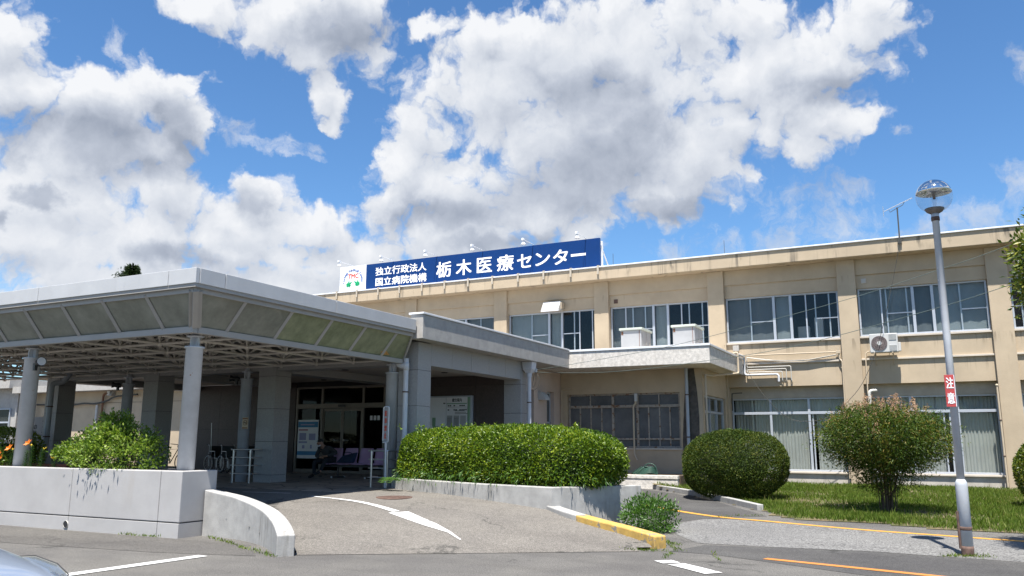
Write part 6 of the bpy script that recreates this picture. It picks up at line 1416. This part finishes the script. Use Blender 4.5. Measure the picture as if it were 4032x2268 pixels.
# ------------------------------------------------------------------ parked car, nose just inside the picture
CR = thing('parked_car', 'silver blue hatchback whose headlight corner shows at the lower left', 'car', (-7.0, 3.2, 0))
m_carp = bpy.data.materials.new('silver_blue_car_paint'); m_carp.use_nodes = True; b = m_carp.node_tree.nodes['Principled BSDF']
b.inputs['Base Color'].default_value = (.36, .42, .52, 1); b.inputs['Metallic'].default_value = .55; b.inputs['Roughness'].default_value = .3; b.inputs['Coat Weight'].default_value = .7; b.inputs['Coat Roughness'].default_value = .05
cy_, hw_ = 3.18, .845
def carsec(x, zlow, zside, ztop, hw, crown=.05):
    return [(x, cy_+s*hw*k, z) for s, k, z in ((-1, .93, zlow), (-1, 1.0, zlow+.18), (-1, 1.0, zside-.10), (-1, .965, zside), (-1, .80, ztop-.012), (-1, .4, ztop+crown*.6), (1, 0, ztop+crown), (1, .4, ztop+crown*.6), (1, .80, ztop-.012), (1, .965, zside), (1, 1.0, zside-.10), (1, 1.0, zlow+.18), (1, .93, zlow))]
S_ = [carsec(-5.02, .30, .46, .52, .40, .01), carsec(-5.07, .24, .54, .60, .56, .02), carsec(-5.20, .20, .60, .675, .70, .03), carsec(-5.42, .20, .655, .735, .79, .04), carsec(-5.75, .20, .715, .785, .825, .045), carsec(-6.2, .22, .775, .845, .84, .05), carsec(-6.52, .22, .83, .895, .845, .05), carsec(-7.3, .22, .88, .92, .85, .0), carsec(-8.3, .22, .91, .94, .845, .0), carsec(-8.85, .24, .90, .95, .80, .0), carsec(-9.0, .32, .8, .88, .74, .0)]
n = len(S_[0]); vs = [p for s_ in S_ for p in s_]; fs = [(i*n+k, i*n+k+1, (i+1)*n+k+1, (i+1)*n+k) for i in range(len(S_)-1) for k in range(n-1)] + [tuple(range(n)), tuple((len(S_)-1)*n+k for k in range(n))[::-1]]
MB().add(vs, fs, True).build('body', m_carp, CR).modifiers.new('sub', 'SUBSURF').render_levels = 2
gh = []
for x, z, w in ((-6.5, .90, .72), (-7.25, 1.42, .58), (-8.35, 1.45, .57), (-8.9, .95, .68)): gh.append([(x, cy_-w, z), (x, cy_+w, z)])
vs = [p for q in gh for p in q]; o = MB().add(vs, [(0, 1, 3, 2), (2, 3, 5, 4), (4, 5, 7, 6), (0, 2, 4, 6), (1, 7, 5, 3)]).build('cabin_glass', m_glassd, CR)
MB().box(-8.4, -7.2, cy_-.585, cy_+.585, 1.44, 1.475).build('roof', m_carp, CR, bevel=.02)
pil_ = MB()
for s_ in (-1, 1):
    for p, q in (((-6.5, .72, .9), (-7.25, .58, 1.43)), ((-7.75, .80, .9), (-7.8, .585, 1.44)), ((-8.35, .57, 1.45), (-8.9, .68, .94))): pil_.tube([(p[0], cy_+s_*p[1], p[2]), (q[0], cy_+s_*q[1], q[2])], .035, 6)
pil_.build('pillars', m_carp, CR)
m_lens = glassmat('headlight_lens', (.88, .9, .9), 1.1, dirt=.10, dcol=(.5, .48, .36)); m_chr = M('headlight_chrome', (.72, .74, .76), .10, metal=1., var=0)
def headlight(s_):
    t = [( -5.93, .735, .735), (-5.72, .755, .752), (-5.45, .745, .715), (-5.24, .69, .665), (-5.12, .585, .585), (-5.14, .50, .535), (-5.26, .60, .585), (-5.50, .68, .64), (-5.75, .70, .69)]
    top = [(x, cy_+s_*w, z+.012) for x, w, z in t]; c0 = [(x+.03, cy_+s_*(w-.03), z-.10) for x, w, z in t]; n = len(t); cen = (-5.45, cy_+s_*.69, .722)
    hl = MB().add(c0+[(x, y, z-.012) for x, y, z in top], [tuple(range(n))]+[(i, (i+1) % n, n+(i+1) % n, n+i) for i in range(n)]).build('headlight', m_chr, CR)
    MB().add(top+[cen], [(i, (i+1) % n, n) for i in range(n)], True).build('lens', m_lens, hl)
    MB().ball((-5.38, cy_+s_*.665, .635), .05, 12, 8).build('bulb', m_chr, hl)
    MB().tube([(x, y, z-.002) for x, y, z in top], .0045, 6, closed=True).build('seal', m_black, hl)
headlight(1); headlight(-1)
for xx in (-5.85, -8.25):
    for s_ in (-1, 1):
        w = MB(); y0 = cy_+s_*.77; w.tube([(xx+.24*math.cos(2*math.pi*i/28), y0, .30+.24*math.sin(2*math.pi*i/28)) for i in range(28)], .065, 10, closed=True); o = w.build('wheel', m_black, CR)
        MB().tube([(xx, y0-.06, .30), (xx, y0+.06, .30)], .19, 20).build('rim', m_metal, o)
MB().box(-5.08, -5.0, cy_-.42, cy_+.42, .34, .44).build('grille', m_black, CR, bevel=.01)
for s_ in (-1, 1): MB().ball((-7.05, cy_+s_*.90, .97), .10, 10, 7, .7).build('mirror', m_carp, CR)
CR.location.x -= .17; CR.location.z += .01
